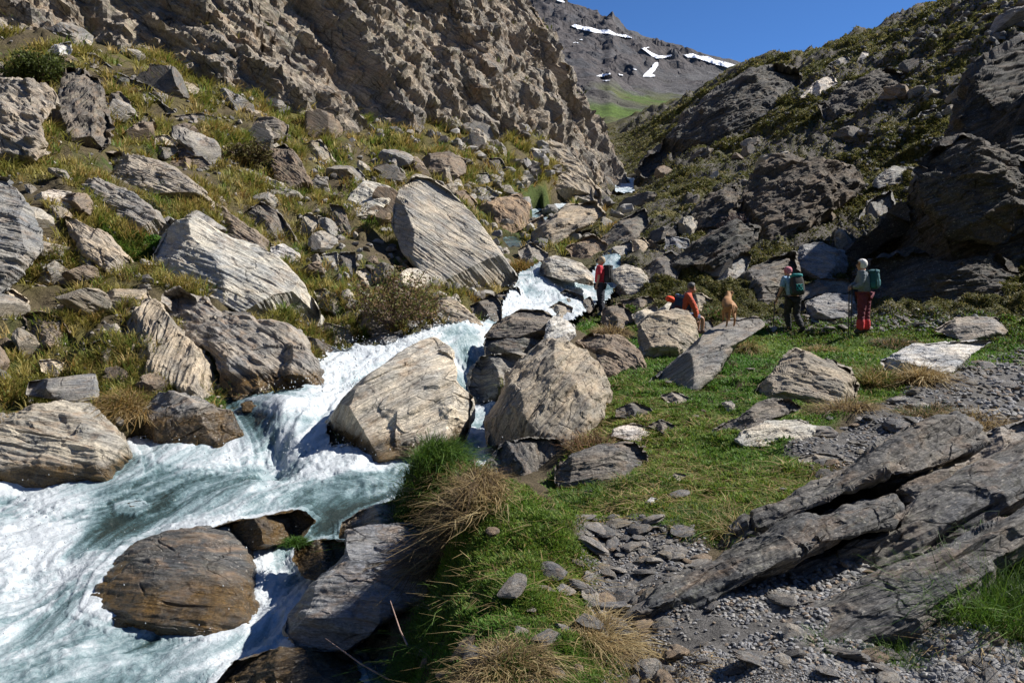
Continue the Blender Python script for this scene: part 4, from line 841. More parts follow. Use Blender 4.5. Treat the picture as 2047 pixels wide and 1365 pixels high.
R(B_('830,350 860,356 900,383 935,418 975,468 1005,508 1030,550 1012,578 985,594 960,618 925,606 880,584 840,548 803,502 783,450 788,410 800,378'), 'enormous pale ribbed slab face leaning above the stream in the centre', 'pale', fol=-42, tw=-.15, T=.3, box=.35, planes=[(.22,.62,.75,900,480,.9),(-.85,0,.5,790,450,.7)], chip=3, layer=.8, rough=.3, lean=.8)
R(B_('700,390 730,360 760,366 792,380 775,410 742,437 705,437 688,415'), 'rounded pale grey boulder left of the enormous ribbed slab', 'pale', fol=-35, planes=[(.3,.6,.74,740,385,.85),(-.2,.3,.93,720,410,.9)])
R(B_('850,310 900,302 932,320 930,345 897,360 850,348 838,330'), 'dark cubic boulder standing above the ribbed slab', 'brown', fol=-5, T=.7, box=.3, planes=[(-.35,-.05,.93,870,330,.9),(.8,.3,.5,905,330,.9)])
R(B_('958,412 1000,394 1037,388 1060,410 1052,452 1020,465 980,455 958,432'), 'tan block with a rusty flat top right of the ribbed slab', 'rust', fol=-70, T=.6, box=.35, planes=[(.1,.85,.5,1000,412,.8),(-.1,0,1,1000,440,.9),(.7,.2,.7,1040,425,.8)])
R(B_('1035,500 1060,484 1097,508 1092,528 1045,530'), 'smooth grey brown boulder above the cascade', 'mid', fol=30)
R(B_('1085,520 1110,511 1160,525 1187,550 1180,568 1120,558 1078,547'), 'pale sloping boulder directly above the cascade', 'pale', fol=-25, planes=[(.2,.75,.6,1130,530,.85),(-.1,-.1,1,1120,552,.8)], D=21.4, T=.6)
R(B_('1066,466 1130,413 1190,403 1212,430 1160,458 1110,492 1062,494'), 'long flat layered slabs beside the upper stream', 'tan', fol=33, planes=[(.2,.75,.62,1140,440,.85),(-.5,-.1,.85,1090,475,.8)])
R(B_('1110,385 1140,371 1182,374 1187,402 1120,408'), 'grey block below the tan buttress in the gorge', 'mid', fol=-20)
R(B_('138,138 165,143 197,160 207,200 222,250 217,280 187,306 130,314 93,305 93,240 115,190 125,155'), 'tall dark standing rock with yellow lichen on the upper left slope', 'dark', fol=70, tw=.2, planes=[(-.1,.3,.95,150,220,.95),(-.7,.1,.7,110,240,.8),(.7,.15,.7,200,220,.8)], rough=1.3, T=.5)
R(B_('-40,165 40,157 95,185 112,202 92,240 94,305 50,325 10,345 -60,350'), 'broad lichen covered rock beside the tall standing rock', 'mid', fol=-35, planes=[(.1,.55,.83,40,210,.9),(0,-.4,.92,40,290,.9)], rough=1.4)
R(B_('150,312 200,302 260,308 330,328 380,358 410,388 418,412 370,425 320,405 250,372 180,337'), 'long light slab with an overhanging lower edge on the left slope', 'mid', fol=-27, planes=[(.2,.78,.6,290,335,.9),(-.3,-.5,.8,310,385,.9)], layer=1.5, lean=.7)
R(B_('148,355 200,360 260,383 300,410 352,450 338,472 290,480 230,455 180,422 150,390'), 'dark layered slab below the long light slab', 'grey', fol=-30, layer=1.8, planes=[(.2,.6,.77,250,400,.85),(-.3,-.4,.85,230,430,.8)])
R(B_('-60,350 15,357 50,400 76,440 87,500 50,535 10,575 -60,600'), 'big grey slab cut by the left edge of the picture with a striped dark underside', 'grey', fol=-14, planes=[(.25,.55,.8,20,420,.9),(.1,-.55,.83,40,500,.9)], layer=1.8, D=12.5)
R(B_('68,392 100,379 145,384 155,405 142,428 100,428 70,412'), 'white flat boulder lying in the grass on the left', 'white', fol=-10, planes=[(.15,.75,.65,110,398,.85),(0,-.1,1,110,418,.8)])
R(B_('130,430 170,448 212,468 252,508 278,540 262,558 220,548 168,512 138,470'), 'sloping tan slab running down behind the small ribbed stone', 'tan', fol=-42, planes=[(.25,.65,.72,200,490,.9)])
R(B_('135,512 160,496 197,508 217,547 190,564 150,553'), 'small ribbed grey stone set in the grass on the left slope', 'grey', fol=-50, layer=1.7)
R(B_('58,542 90,520 126,520 117,552 85,574 52,572'), 'light grey stone under the big left edge slab', 'grey', fol=30)
R(B_('198,590 240,576 292,579 302,597 260,624 213,618'), 'flat tan stone left of the top of the fluted slab', 'tan', fol=-5, planes=[(.1,.8,.6,250,588,.8),(-.1,-.3,.95,250,610,.8)])
R(B_('48,630 80,620 122,638 152,680 147,704 100,698 58,662'), 'brown ribbed boulder in the grass at the left edge', 'brown', fol=-40, layer=1.6)
R(B_('173,690 200,678 237,698 248,727 200,738 175,716'), 'small dark brown stone beside the brown ribbed boulder', 'brown', fol=-30)
R(B_('3,585 25,577 57,600 52,625 28,638 5,612'), 'cream coloured angular stone at the left edge', 'cream', fol=20)
R(B_('76,720 110,717 160,745 120,755 83,742'), 'flat cream stone lying in green grass', 'cream', fol=-20)
R(B_('463,340 500,338 560,368 632,410 622,430 560,404 498,384'), 'long pale plank shaped slab high on the left slope', 'pale', fol=-30, planes=[(.2,.75,.6,550,380,.85),(-.4,-.3,.85,510,385,.8)])
R(B_('538,300 570,288 600,318 622,370 618,398 580,390 548,352'), 'dark brown jagged rock under the cliff', 'brown', fol=-55, planes=[(-.4,.1,.9,570,340,.9),(.7,.3,.6,605,350,.8)], rough=1.3)
R(B_('478,245 500,234 547,234 577,250 572,287 540,293 508,272 478,266'), 'dark cubic rock against the foot of the cliff', 'dark', fol=-5, T=.7, planes=[(-.3,-.1,.95,525,265,.9)])
R(B_('493,420 525,403 562,430 593,482 570,494 530,474 498,447'), 'dark ribbed pointed slab on the middle of the left slope', 'dark', fol=-52, layer=1.8)
R(B_('415,398 450,418 492,450 545,492 520,504 458,478 418,432'), 'brown slab rising behind the huge pale boulder', 'brown', fol=-45, layer=1.5, planes=[(.4,.55,.73,470,450,.9),(-.6,-.1,.8,450,460,.7)])
R(B_('540,495 565,487 600,508 608,532 570,534 540,517'), 'white rounded block behind the right end of the huge pale boulder', 'white', fol=-30, planes=[(.2,.75,.6,570,500,.85),(0,0,1,580,520,.8)])
R(B_('600,465 605,430 620,424 638,440 637,478 610,480'), 'upright tan stone in the middle of the left slope', 'tan', fol=80)
R(B_('633,430 660,438 682,465 674,479 640,452'), 'narrow pale slab leaning beside the upright tan stone', 'pale', fol=-45)
R(B_('658,408 685,412 707,470 690,480 668,440'), 'dark upright slab right of the narrow pale slab', 'dark', fol=-75)
R(B_('640,510 675,503 677,542 640,548'), 'rounded grey stone left of the dark egg shaped stone', 'grey', fol=-10)
R(B_('680,504 710,504 714,540 690,564 672,547'), 'dark egg shaped stone in the grass of the middle slope', 'dark', fol=75)
R(B_('703,540 740,534 748,566 725,579 703,562'), 'pale pitted stone below the dark egg shaped stone', 'pale', fol=60)
R(B_('628,580 650,577 702,615 713,632 680,634 638,612'), 'sloping tan stone right of the huge pale boulder', 'tan', fol=-38)
R(B_('713,640 730,614 760,606 812,625 828,662 816,690 770,686 732,664'), 'dark brown boulder under the reddish shrub', 'brown', fol=-35, planes=[(.2,.55,.8,770,635,.9),(-.3,-.1,.95,750,660,.9)], rough=1.2)
R(B_('633,660 650,644 692,655 713,680 680,695 638,684'), 'pale rounded stone near the rapids below the sloping tan stone', 'pale', fol=-20)
R(B_('598,668 640,680 695,712 660,732 622,706'), 'dark wet slab beside the rapids', 'dark', fol=-35, mat=M_WET, wl=(-1.5, .5))
R(B_('868,596 900,592 942,625 963,652 930,662 895,656 873,627'), 'brown boulder at the foot of the enormous ribbed slab', 'tan', fol=-35, planes=[(.2,.45,.87,910,620,.9),(-.4,.1,.9,890,630,.8)])
R(B_('938,612 985,588 1002,605 1003,645 960,655'), 'dark wedge of rock between the ribbed slab and the cascade', 'dark', fol=25)
R(B_('976,596 1000,585 1035,574 1045,600 1020,640 990,630'), 'wet dark rock at the left of the cascade', 'dark', fol=20, mat=M_WET, wl=(-.9, .6), D=19.5)
R(B_('718,690 750,668 800,664 832,690 792,704 758,720'), 'low grey rock at the head of the rapids', 'grey', fol=5, D=13.6, mat=M_WET, wl=(-1.45, .2))
R(B_('600,290 640,279 662,310 678,338 640,334 608,312'), 'ribbed tan slab leaning at the foot of the cliff', 'tan', fol=-48)
R(B_('688,345 715,335 735,360 700,378'), 'grey slab behind the rounded pale boulder', 'grey', fol=-45)
R(B_('190,138 240,148 300,172 312,187 260,184 208,167'), 'dark ledge rock above the grass near the cliff foot', 'dark', fol=-25)
R(B_('254,186 290,179 330,210 348,224 300,229 258,217'), 'grey rounded slab among the grass near the cliff foot', 'grey', fol=-30)
R(B_('205,190 240,183 262,205 255,222 215,220'), 'dark brown block left of the grey rounded slab', 'brown')
R(B_('88,110 110,89 142,84 143,106 117,128'), 'white quartz block at the upper left below the cliff', 'white', fol=40)
R(B_('138,105 190,108 242,150 200,157 148,136'), 'dark slab right of the white quartz block', 'dark', fol=-30)
R(B_('265,230 295,226 310,245 285,260 262,252'), 'small lichen speckled black stone in the upper grass', 'dark')
R(B_('345,232 400,226 435,235 425,248 370,250 342,244'), 'low flat lichen slab in the upper grass', 'grey', fol=5)
R(B_('305,290 350,290 358,302 330,318 300,312'), 'flat dark stone resting on another above the long light slab', 'dark', fol=5, layer=1.6)
R(B_('330,318 405,312 422,330 380,340 325,332'), 'thin layered slab above the long light slab', 'brown', fol=-8, layer=1.6)
R(B_('310,272 335,270 358,288 330,296 308,290'), 'pale pointed stone above the flat dark stone', 'cream', fol=-20)
R(B_('420,305 445,302 448,322 425,330 415,318'), 'small rounded lichen stone in the open grass', 'mid')
R(B_('445,262 490,265 512,275 508,292 470,290 450,278'), 'brown flat rock beside the dark cubic rock at the cliff foot', 'brown', fol=-5)
R(B_('50,560 95,575 130,600 110,615 60,600'), 'half buried slab under the light grey stone', 'mid', fol=-20)
# --- centre background
R(B_('1000,350 1020,300 1075,282 1125,288 1160,325 1195,380 1190,400 1130,392 1060,405 1005,395'), 'broad tan buttress with a cream vein at the foot of the cliff', 'tan', fol=-40, T=.5, planes=[(.3,.45,.84,1090,340,.9),(.8,.2,.6,1170,360,.7)], rough=1.0, lean=.75, name='rock_buttress', cat='rock buttress')
R(B_('1118,222 1160,214 1182,250 1215,300 1252,362 1235,385 1195,385 1160,325 1120,285'), 'rocky shoulder below the right corner of the cliff dropping to the gorge', 'mid', fol=-50, T=.5, planes=[(.35,.4,.85,1180,300,.9)], rough=1.3, name='rock_shoulder', cat='rock shoulder', D=60)
R(B_('940,350 975,345 985,362 955,372'), 'flat grey slab below the dark cubic boulder', 'grey', fol=-25)
R(B_('968,318 1000,315 1015,340 995,358 970,345'), 'dark hollow boulder right of the cubic boulder', 'dark')
R(B_('920,378 975,372 1000,392 950,402'), 'thin grey slab lying above the rusty topped block', 'grey', fol=-20)
R(B_('890,385 930,380 955,405 940,440 915,420'), 'brown rock at the upper right edge of the ribbed slab', 'brown', fol=-40)
R(B_('1000,470 1050,450 1085,430 1090,455 1050,482 1010,490'), 'tan slab sloping down to the upper pool', 'tan', fol=30)
R(B_('1065,430 1100,410 1130,425 1095,450'), 'dark wet rock splitting the upper stream', 'dark', D=38)
R(B_('1050,395 1075,392 1110,415 1125,425 1100,428 1070,412'), 'leaning plank of rock above the upper stream', 'mid', fol=-30)
# --- rocks round the cascade and the standing woman
R(B_('1100,602 1130,578 1167,593 1168,622 1120,630'), 'dark pointed rock in front of the cascade', 'dark', D=20.2, fol=-30)
R(B_('1090,620 1118,602 1146,615 1140,634 1098,636'), 'tan rock at the foot of the cascade', 'tan', D=19.2)
R(B_('1165,600 1180,592 1190,612 1178,625 1164,620'), 'small dark upright stone between the cascade and the woman in red', 'dark', D=20.3)
R(B_('1222,540 1250,526 1282,538 1305,570 1290,590 1240,588 1226,568'), 'white topped boulder right of the woman in red', 'pale', fol=-8, planes=[(.1,.85,.5,1255,540,.8),(-.2,-.2,.95,1260,565,.8)], D=22.4)
R(B_('1205,618 1240,606 1265,628 1275,655 1230,660 1200,645'), 'brown rounded rock just right of the woman in red', 'brown', fol=-15)
R(B_('1240,600 1300,592 1320,610 1290,625 1250,622'), 'flat brown ledge right of the woman in red', 'brown', fol=8)
R(B_('1262,630 1310,608 1318,622 1278,655'), 'pale tilted flake among the dark ledges', 'pale', fol=28)
R(B_('1300,632 1345,598 1372,612 1340,628 1300,650'), 'light slab the seated hiker sits on', 'pale', fol=30, D=19.0, T=.8)
R(B_('1360,590 1400,585 1425,600 1415,625 1380,622'), 'tan rock right of the seated hiker', 'tan', fol=10, D=20.5)
R(B_('1398,645 1420,640 1428,655 1412,668 1396,660'), 'small dark round stone below the seated hiker', 'dark')
R(B_('1130,495 1185,470 1215,488 1200,522 1150,518'), 'dark crumbly rock above the pale sloping boulder', 'brown', fol=25, rough=1.3)
R(B_('1205,505 1260,480 1268,500 1250,528 1208,528'), 'grey pitted rock behind the woman in red', 'grey', fol=25)
R(B_('1265,480 1285,474 1300,490 1285,505 1265,502'), 'small round brown boulder on the right bank', 'tan')
R(B_('1200,480 1240,440 1290,415 1298,445 1270,478 1220,490'), 'dark tilted slab on the right bank', 'dark', fol=35)
R(B_('1280,540 1340,500 1370,520 1350,560 1290,565'), 'dark boulder in shade on the right bank', 'dark', fol=25)
R(B_('1330,470 1378,478 1380,495 1330,500'), 'flat blue grey stone on the right bank', 'blue', fol=3)
# --- right slope
R(B_('1598,490 1640,486 1692,505 1697,542 1650,564 1600,568 1586,530'), 'blue grey block with a sunlit white top behind the walking hiker', 'blue', fol=-20, T=.6, planes=[(-.1,.85,.5,1620,500,.75),(-.3,-.1,.95,1640,530,.9)])
R(B_('1428,602 1470,560 1540,518 1592,503 1600,562 1560,604 1500,634 1438,630'), 'long dark layered slab in shade above the dog', 'dark', fol=28, layer=2.0, T=.5, D=21.5)
R(B_('1408,578 1430,528 1470,503 1502,508 1492,542 1450,574'), 'grey leaning boulder above the seated hiker', 'grey', fol=50, D=22.5)
R(B_('1608,604 1650,585 1705,590 1725,634 1618,636'), 'blue grey slab lit along its foot between the two standing hikers', 'blue', fol=-8, D=20.0, planes=[(-.1,.6,.8,1660,610,.9)])
R(B_('1590,575 1650,555 1710,560 1700,585 1640,588 1600,600'), 'dark slab ledge behind the standing hikers', 'dark', fol=18, D=21.0)
R(B_('1748,355 1785,332 1832,336 1822,372 1770,380 1745,370'), 'rounded grey boulder with a bright rim high beside the dark outcrop', 'grey', fol=20, planes=[(.3,.8,.5,1800,345,.75),(-.4,-.1,.9,1780,365,.85)])
R(B_('1718,445 1735,402 1782,380 1795,432 1742,474 1716,464'), 'grey slab leaning against the left side of the dark outcrop', 'grey', fol=60)
R(B_('1820,252 1840,225 1872,218 1868,262 1835,278'), 'blue shaded block above the rounded grey boulder', 'blue', fol=50)
R(B_('1604,194 1628,165 1662,148 1674,165 1640,194'), 'white edged boulder on the upper right slope', 'white', fol=30)
R(B_('1715,120 1725,102 1738,104 1742,120'), 'small white stone near the skyline on the right slope', 'white')
R(B_('1655,130 1690,110 1702,122 1670,138'), 'pale flat stone on the upper right slope', 'grey', fol=25)
R(B_('1685,168 1695,160 1700,172 1690,177'), 'white speck of quartz on the right slope', 'white')
R(B_('1868,660 1910,634 1992,634 2014,662 1992,692 1920,680'), 'dark flat topped boulder at the right edge of the path', 'grey', fol=5, planes=[(-.05,.8,.6,1940,650,.85),(-.2,-.1,.97,1930,670,.85)])
R(B_('1760,722 1820,690 1900,684 1982,680 1945,707 1900,745 1850,755 1780,745'), 'broad low pale flat rock in the turf on the right', 'white', fol=5, T=.5, planes=[(-.1,.85,.5,1860,705,.7)], lean=.9)
R(B_('1595,915 1640,905 1680,912 1670,925 1600,928'), 'flat tan stone in the stony patch above the tilted slabs', 'tan', fol=0)
R(B_('1335,955 1350,944 1372,948 1372,962 1335,964'), 'smooth grey river stone in the turf', 'grey', rough=.4, layer=.3)
R(B_('1288,1005 1302,992 1318,1000 1310,1016 1288,1014'), 'small blue grey stone by the gravel hollow', 'blue')
R(B_('1295,850 1320,838 1350,850 1330,868'), 'half sunk dark stone left of the pale folded rock', 'dark')
R(B_('1320,790 1350,782 1390,800 1372,812 1335,804'), 'thin tilted flake in the turf below the dog slab', 'grey', fol=-20)
R(B_('1440,805 1460,800 1482,818 1460,828'), 'mossy grey stone in the turf right of the upright boulder', 'mid')
# ------------------------------------------------------------------ the dark outcrops of the right slope
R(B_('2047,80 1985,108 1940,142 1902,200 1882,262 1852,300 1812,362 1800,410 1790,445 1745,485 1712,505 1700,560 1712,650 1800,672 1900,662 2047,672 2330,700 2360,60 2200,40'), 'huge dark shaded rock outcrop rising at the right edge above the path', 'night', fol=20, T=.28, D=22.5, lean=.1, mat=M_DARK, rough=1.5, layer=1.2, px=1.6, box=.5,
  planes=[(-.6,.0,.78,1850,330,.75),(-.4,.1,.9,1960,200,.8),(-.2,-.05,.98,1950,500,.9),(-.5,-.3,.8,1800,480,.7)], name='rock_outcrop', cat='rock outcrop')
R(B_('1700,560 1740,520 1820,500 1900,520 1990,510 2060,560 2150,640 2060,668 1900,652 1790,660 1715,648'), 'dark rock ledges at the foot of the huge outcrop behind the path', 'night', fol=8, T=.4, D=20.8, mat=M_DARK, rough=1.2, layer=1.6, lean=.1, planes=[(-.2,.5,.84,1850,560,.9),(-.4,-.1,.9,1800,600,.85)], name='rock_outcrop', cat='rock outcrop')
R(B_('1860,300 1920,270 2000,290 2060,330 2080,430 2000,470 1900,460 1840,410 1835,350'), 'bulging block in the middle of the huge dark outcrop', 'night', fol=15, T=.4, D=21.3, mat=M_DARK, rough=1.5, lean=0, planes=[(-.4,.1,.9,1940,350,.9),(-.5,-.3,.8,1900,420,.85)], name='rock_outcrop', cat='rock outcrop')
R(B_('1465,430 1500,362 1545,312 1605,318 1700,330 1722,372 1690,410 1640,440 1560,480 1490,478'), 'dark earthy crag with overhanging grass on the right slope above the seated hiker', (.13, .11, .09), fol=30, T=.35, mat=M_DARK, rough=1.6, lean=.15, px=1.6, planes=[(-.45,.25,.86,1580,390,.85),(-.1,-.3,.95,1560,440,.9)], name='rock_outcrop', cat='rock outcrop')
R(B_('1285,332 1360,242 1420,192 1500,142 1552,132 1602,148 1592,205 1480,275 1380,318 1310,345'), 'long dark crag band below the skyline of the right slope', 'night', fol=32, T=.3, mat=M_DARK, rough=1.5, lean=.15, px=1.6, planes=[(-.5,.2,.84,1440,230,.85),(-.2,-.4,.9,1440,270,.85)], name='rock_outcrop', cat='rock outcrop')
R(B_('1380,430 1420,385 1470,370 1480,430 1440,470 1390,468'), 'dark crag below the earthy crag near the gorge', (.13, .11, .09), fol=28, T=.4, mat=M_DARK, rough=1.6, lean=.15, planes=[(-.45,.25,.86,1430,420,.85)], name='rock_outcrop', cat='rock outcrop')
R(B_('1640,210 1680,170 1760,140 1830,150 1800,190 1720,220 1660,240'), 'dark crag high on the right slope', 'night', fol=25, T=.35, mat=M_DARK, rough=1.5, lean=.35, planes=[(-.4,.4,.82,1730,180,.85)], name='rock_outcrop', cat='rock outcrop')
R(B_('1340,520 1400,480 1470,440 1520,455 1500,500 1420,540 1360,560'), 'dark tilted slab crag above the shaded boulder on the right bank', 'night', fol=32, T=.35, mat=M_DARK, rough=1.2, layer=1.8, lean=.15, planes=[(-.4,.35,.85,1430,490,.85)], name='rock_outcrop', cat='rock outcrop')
# ------------------------------------------------------------------ the stream
waz = np.radians(np.arange(-58, 9.0, .085)); 
wr = np.exp(np.arange(math.log(4.2), math.log(66), .0042))
WA, WR = np.meshgrid(waz, wr, indexing='ij'); K = np.stack([WA.ravel(), LS * np.log(WR.ravel())], -1)
wz = np.zeros(WA.size); 
sel = np.zeros(WA.size, bool)
i0 = np.clip(np.searchsorted(AZ, WA.ravel()), 0, NA - 1); j0 = np.clip(((np.log(WR.ravel()) - LR[0]) / (LR[1] - LR[0])).round().astype(int), 0, NR - 1)
sel = blur(Wmask, 3)[i0, j0] > .02
wz[sel] = wfun(K[sel]) * WR.ravel()[sel] + Z0
fo = np.zeros(WA.size); fo[sel] = np.clip(foamfun(K[sel]), 0, 1)
Pw = np.stack([WR.ravel() * np.sin(WA.ravel()), WR.ravel() * np.cos(WA.ravel()), wz], -1)
W2 = wz.reshape(WA.shape); gr = np.zeros(WA.shape)
gr[:, 1:-1] = np.abs(W2[:, 2:] - W2[:, :-2]) / (WR[:, 2:] - WR[:, :-2]); gr = np.clip(gr.ravel(), 0, 3)
ps = Pw[sel]; fs = fo[sel]; gs = np.clip(gr[sel], 0, 1.5)
# flow runs along the stream: down the valley towards the viewer and to the left
flow = np.array([-.55, -.83, 0]); side = np.array([.83, -.55, 0])
q = np.stack([ps @ flow * .45, ps @ side, ps[:, 2] * .5], -1)
wv = np.stack([fbm(q * 1.3, 2, 100), fbm(q * 1.3, 2, 101), np.zeros(len(q))], -1)
q = q + wv * .35
hgt = .12 * fbm(q * 1.1, 2, 102) + .045 * ridged(q * 3.2, 3, 103) + .022 * ridged(q * 9, 3, 104)
fine = .008 * fbm(ps * 14, 3, 105)
amp = .28 + .75 * fs
sc2 = np.clip(ps[:, 1] / 9, .7, 1.7)
lump = np.clip(9 / np.linalg.norm(ps, axis=1), .3, 1.3); hgt = hgt + fs * lump * (.03 * fbm(np.stack([q[:, 0] * 5, q[:, 1] * 5, q[:, 2] * 2], -1), 3, 113) + .016 * ridged(np.stack([q[:, 0] * 7, q[:, 1] * 9, q[:, 2] * 3], -1), 2, 114))
Pw[sel, 2] += (hgt * amp + fine * (.3 + fs)) * np.minimum(sc2, 1.15) - .03
Pw[sel, 1] -= gs * .10 * ridged(np.stack([ps[:, 0] * 5, ps[:, 1] * 2, ps[:, 2] * 1.5], -1), 3, 106)
strand = 1 - np.clip(np.abs(gn(np.stack([q[:, 0] * 1.6, q[:, 1] * 3.2, q[:, 2]], -1) + .5 * fbm(q * 5, 2, 111)[:, None], 108)) * 4.5, 0, 1) + .7 * (1 - np.clip(np.abs(gn(np.stack([q[:, 0] * 4, q[:, 1] * 8, q[:, 2] * 2], -1) + .4 * fbm(q * 11, 2, 112)[:, None], 109)) * 4.5, 0, 1))
sd_ = np.zeros(WA.size); sd_[sel] = strand
fxy = np.zeros((WA.size, 2)); fxy[sel] = q[:, :2]
crest = np.zeros(WA.size); crest[sel] = hgt * 4
stre = np.zeros(WA.size); stre[sel] = fbm(np.stack([q[:, 0] * 1.2, q[:, 1] * 5, q[:, 2] * 2], -1), 4, 107)
stripes = np.zeros(WA.size); stripes[sel] = gn(np.stack([ps @ side * 5.5, ps @ flow * 1.2, ps[:, 2] * .9], -1), 115) + .5 * gn(np.stack([ps @ side * 13, ps @ flow * 3, ps[:, 2] * 2], -1), 116)
dk = np.zeros(WA.size); dk[sel] = smooth(.1, .7, fbm(q * 1.7 + 31, 3, 117))
holes = smooth(.45, 1.1, gr) * np.clip(stripes, 0, 1) * .75 + dk * .3 * (1 - .45 * fo)
foam = np.clip(fo * .86 - .02 + .4 * crest * (.4 + fo) + .22 * stre + .26 * (sd_ - .35) * (.5 + .6 * fo) + .1 * gr - holes, 0, 1)
# foam collars where the water meets the stones
wx_, wy_, wd_ = proj(Pw)
for ob_, poly_, D_ in ROCKS:
    if ob_.data.materials[0] is not M_WET: continue
    c_ = np.array(centroid(poly_)[0]); near_ = sel & (np.abs(wd_ - D_) < 1.6); k_ = np.where(near_)[0]
    if not len(k_): continue
    for sc_k, add in ((1.24, .14), (1.1, .24)):
        big_ = [tuple(c_ + (np.array(p_) - c_) * sc_k) for p_ in poly_]; ii_ = k_[in_poly(big_, wx_[k_], wy_[k_])]
        foam[ii_] = np.clip(foam[ii_] + add, 0, 1); Pw[ii_, 2] += .012
fq = grid_faces(len(waz), len(wr))[:, ::-1]; keep = sel[fq].all(1); fq = fq[keep]; used, inv = np.unique(fq, return_inverse=True)
def mat_water():
    t = NT('stream_water'); co = t.new('ShaderNodeTexCoord').outputs['Object']; f = t.attr('foam').outputs['Fac']
    fv = t.new('ShaderNodeCombineXYZ', i_X=t.attr('fx').outputs['Fac'], i_Y=t.attr('fy').outputs['Fac']).outputs[0]; n1 = t.noise(t.map(fv, (1, 1.6, 1)), 7, 6, .7, 1.2); n2 = t.noise(co, 24, 5, .7, .5)
    m = t.math('ADD', f, t.math('ADD', t.math('MULTIPLY', t.math('SUBTRACT', n1, .5), .75), t.math('MULTIPLY', t.math('SUBTRACT', n2, .5), .55)))
    c = t.ramp(m, [(.1, (.022, .034, .031)), (.3, (.05, .088, .092)), (.52, (.15, .22, .236)), (.74, (.29, .36, .38)), (1, (.53, .565, .585))])
    r = t.ramp(m, [(.2, .04), (.5, .14), (.8, .5)])
    h = t.math('ADD', t.math('MULTIPLY', n1, .6), t.math('MULTIPLY', n2, .35))
    t.set(Base_Color=c, Roughness=r, Normal=t.bump(h, .6, .07)); t.b.inputs['IOR'].default_value = 1.33
    sub = t.b.inputs.get('Subsurface Weight')
    return t.m
wme = mesh_from('stream', Pw[used], inv.reshape(fq.shape), [mat_water()], True, attrs={'foam': foam[used], 'fx': fxy[used, 0], 'fy': fxy[used, 1]})
link('stream', wme, kind='structure')
# spray: drops thrown up where the water breaks
cand = np.where(sel & (foam > .75) & (WR.ravel() < 26))[0]
pr = (.15 + gr[cand]) * np.where(fo[cand] > .8, 1, .3) * (WR.ravel()[cand] / 6) ** .5; pk = RS.choice(cand, 2600, p=pr / pr.sum())
c0 = Pw[pk] + np.stack([RS.normal(0, .05, len(pk)), RS.normal(0, .05, len(pk)), np.abs(RS.normal(0, .085, len(pk)))], -1)
rad = np.abs(RS.normal(0, 1, len(pk))) * .0028 + .0016; rad *= np.clip(c0[:, 1] / 7, .8, 2.2)
octv = np.array([(1, 0, 0), (-1, 0, 0), (0, 1, 0), (0, -1, 0), (0, 0, 1), (0, 0, -1)], float); octf = np.array([(0, 2, 4), (2, 1, 4), (1, 3, 4), (3, 0, 4), (2, 0, 5), (1, 2, 5), (3, 1, 5), (0, 3, 5)])
sv = (c0[:, None] + rad[:, None, None] * octv[None] * np.array([1, 1, 1.5])).reshape(-1, 3); sf = (octf[None] + 6 * np.arange(len(pk))[:, None, None]).reshape(-1, 3)
link('water_spray', mesh_from('water_spray', sv, sf, [plain('spray_white', (.5, .53, .55), .35, .05)], True), kind='stuff', label='white spray and drops thrown up by the tumbling stream')
# ------------------------------------------------------------------ things strewn over the ground
dE = np.zeros((NA, NR)); dE[:, 1:] = np.diff(EG, axis=1); dE *= (np.abs(np.degrees(AZ)) < 36)[:, None]; dE[:, RR < 2.6] = 0
def scatter(n, dens, rmin=2.5, rmax=130, seed=1):
    """ground points spread evenly over the picture, weighted by a density map"""
    r_ = np.random.RandomState(seed); w = np.minimum(dE, .02) * dens * ((Rg > rmin) & (Rg < rmax)); w = w.ravel(); w = w / w.sum()
    k = r_.choice(len(w), n, p=w); i, j = np.unravel_index(k, (NA, NR))
    az = AZ[i] + r_.uniform(-.5, .5, n) * math.radians(.14); r = np.exp(LR[j] + r_.uniform(-.6, .6, n) * (LR[1] - LR[0]))
    x, y = r * np.sin(az), r * np.cos(az); return np.stack([x, y, ground(x, y)], -1)
ROCKPOLY = [(p, D) for _, p, D in ROCKS]
def clear_of_rocks(P, grow=0):
    x, y, d = proj(P); ok = np.ones(len(P), bool)
    for p, D in ROCKPOLY: ok &= ~(in_poly(p, x, y) & (d < D * 1.12))
    return ok
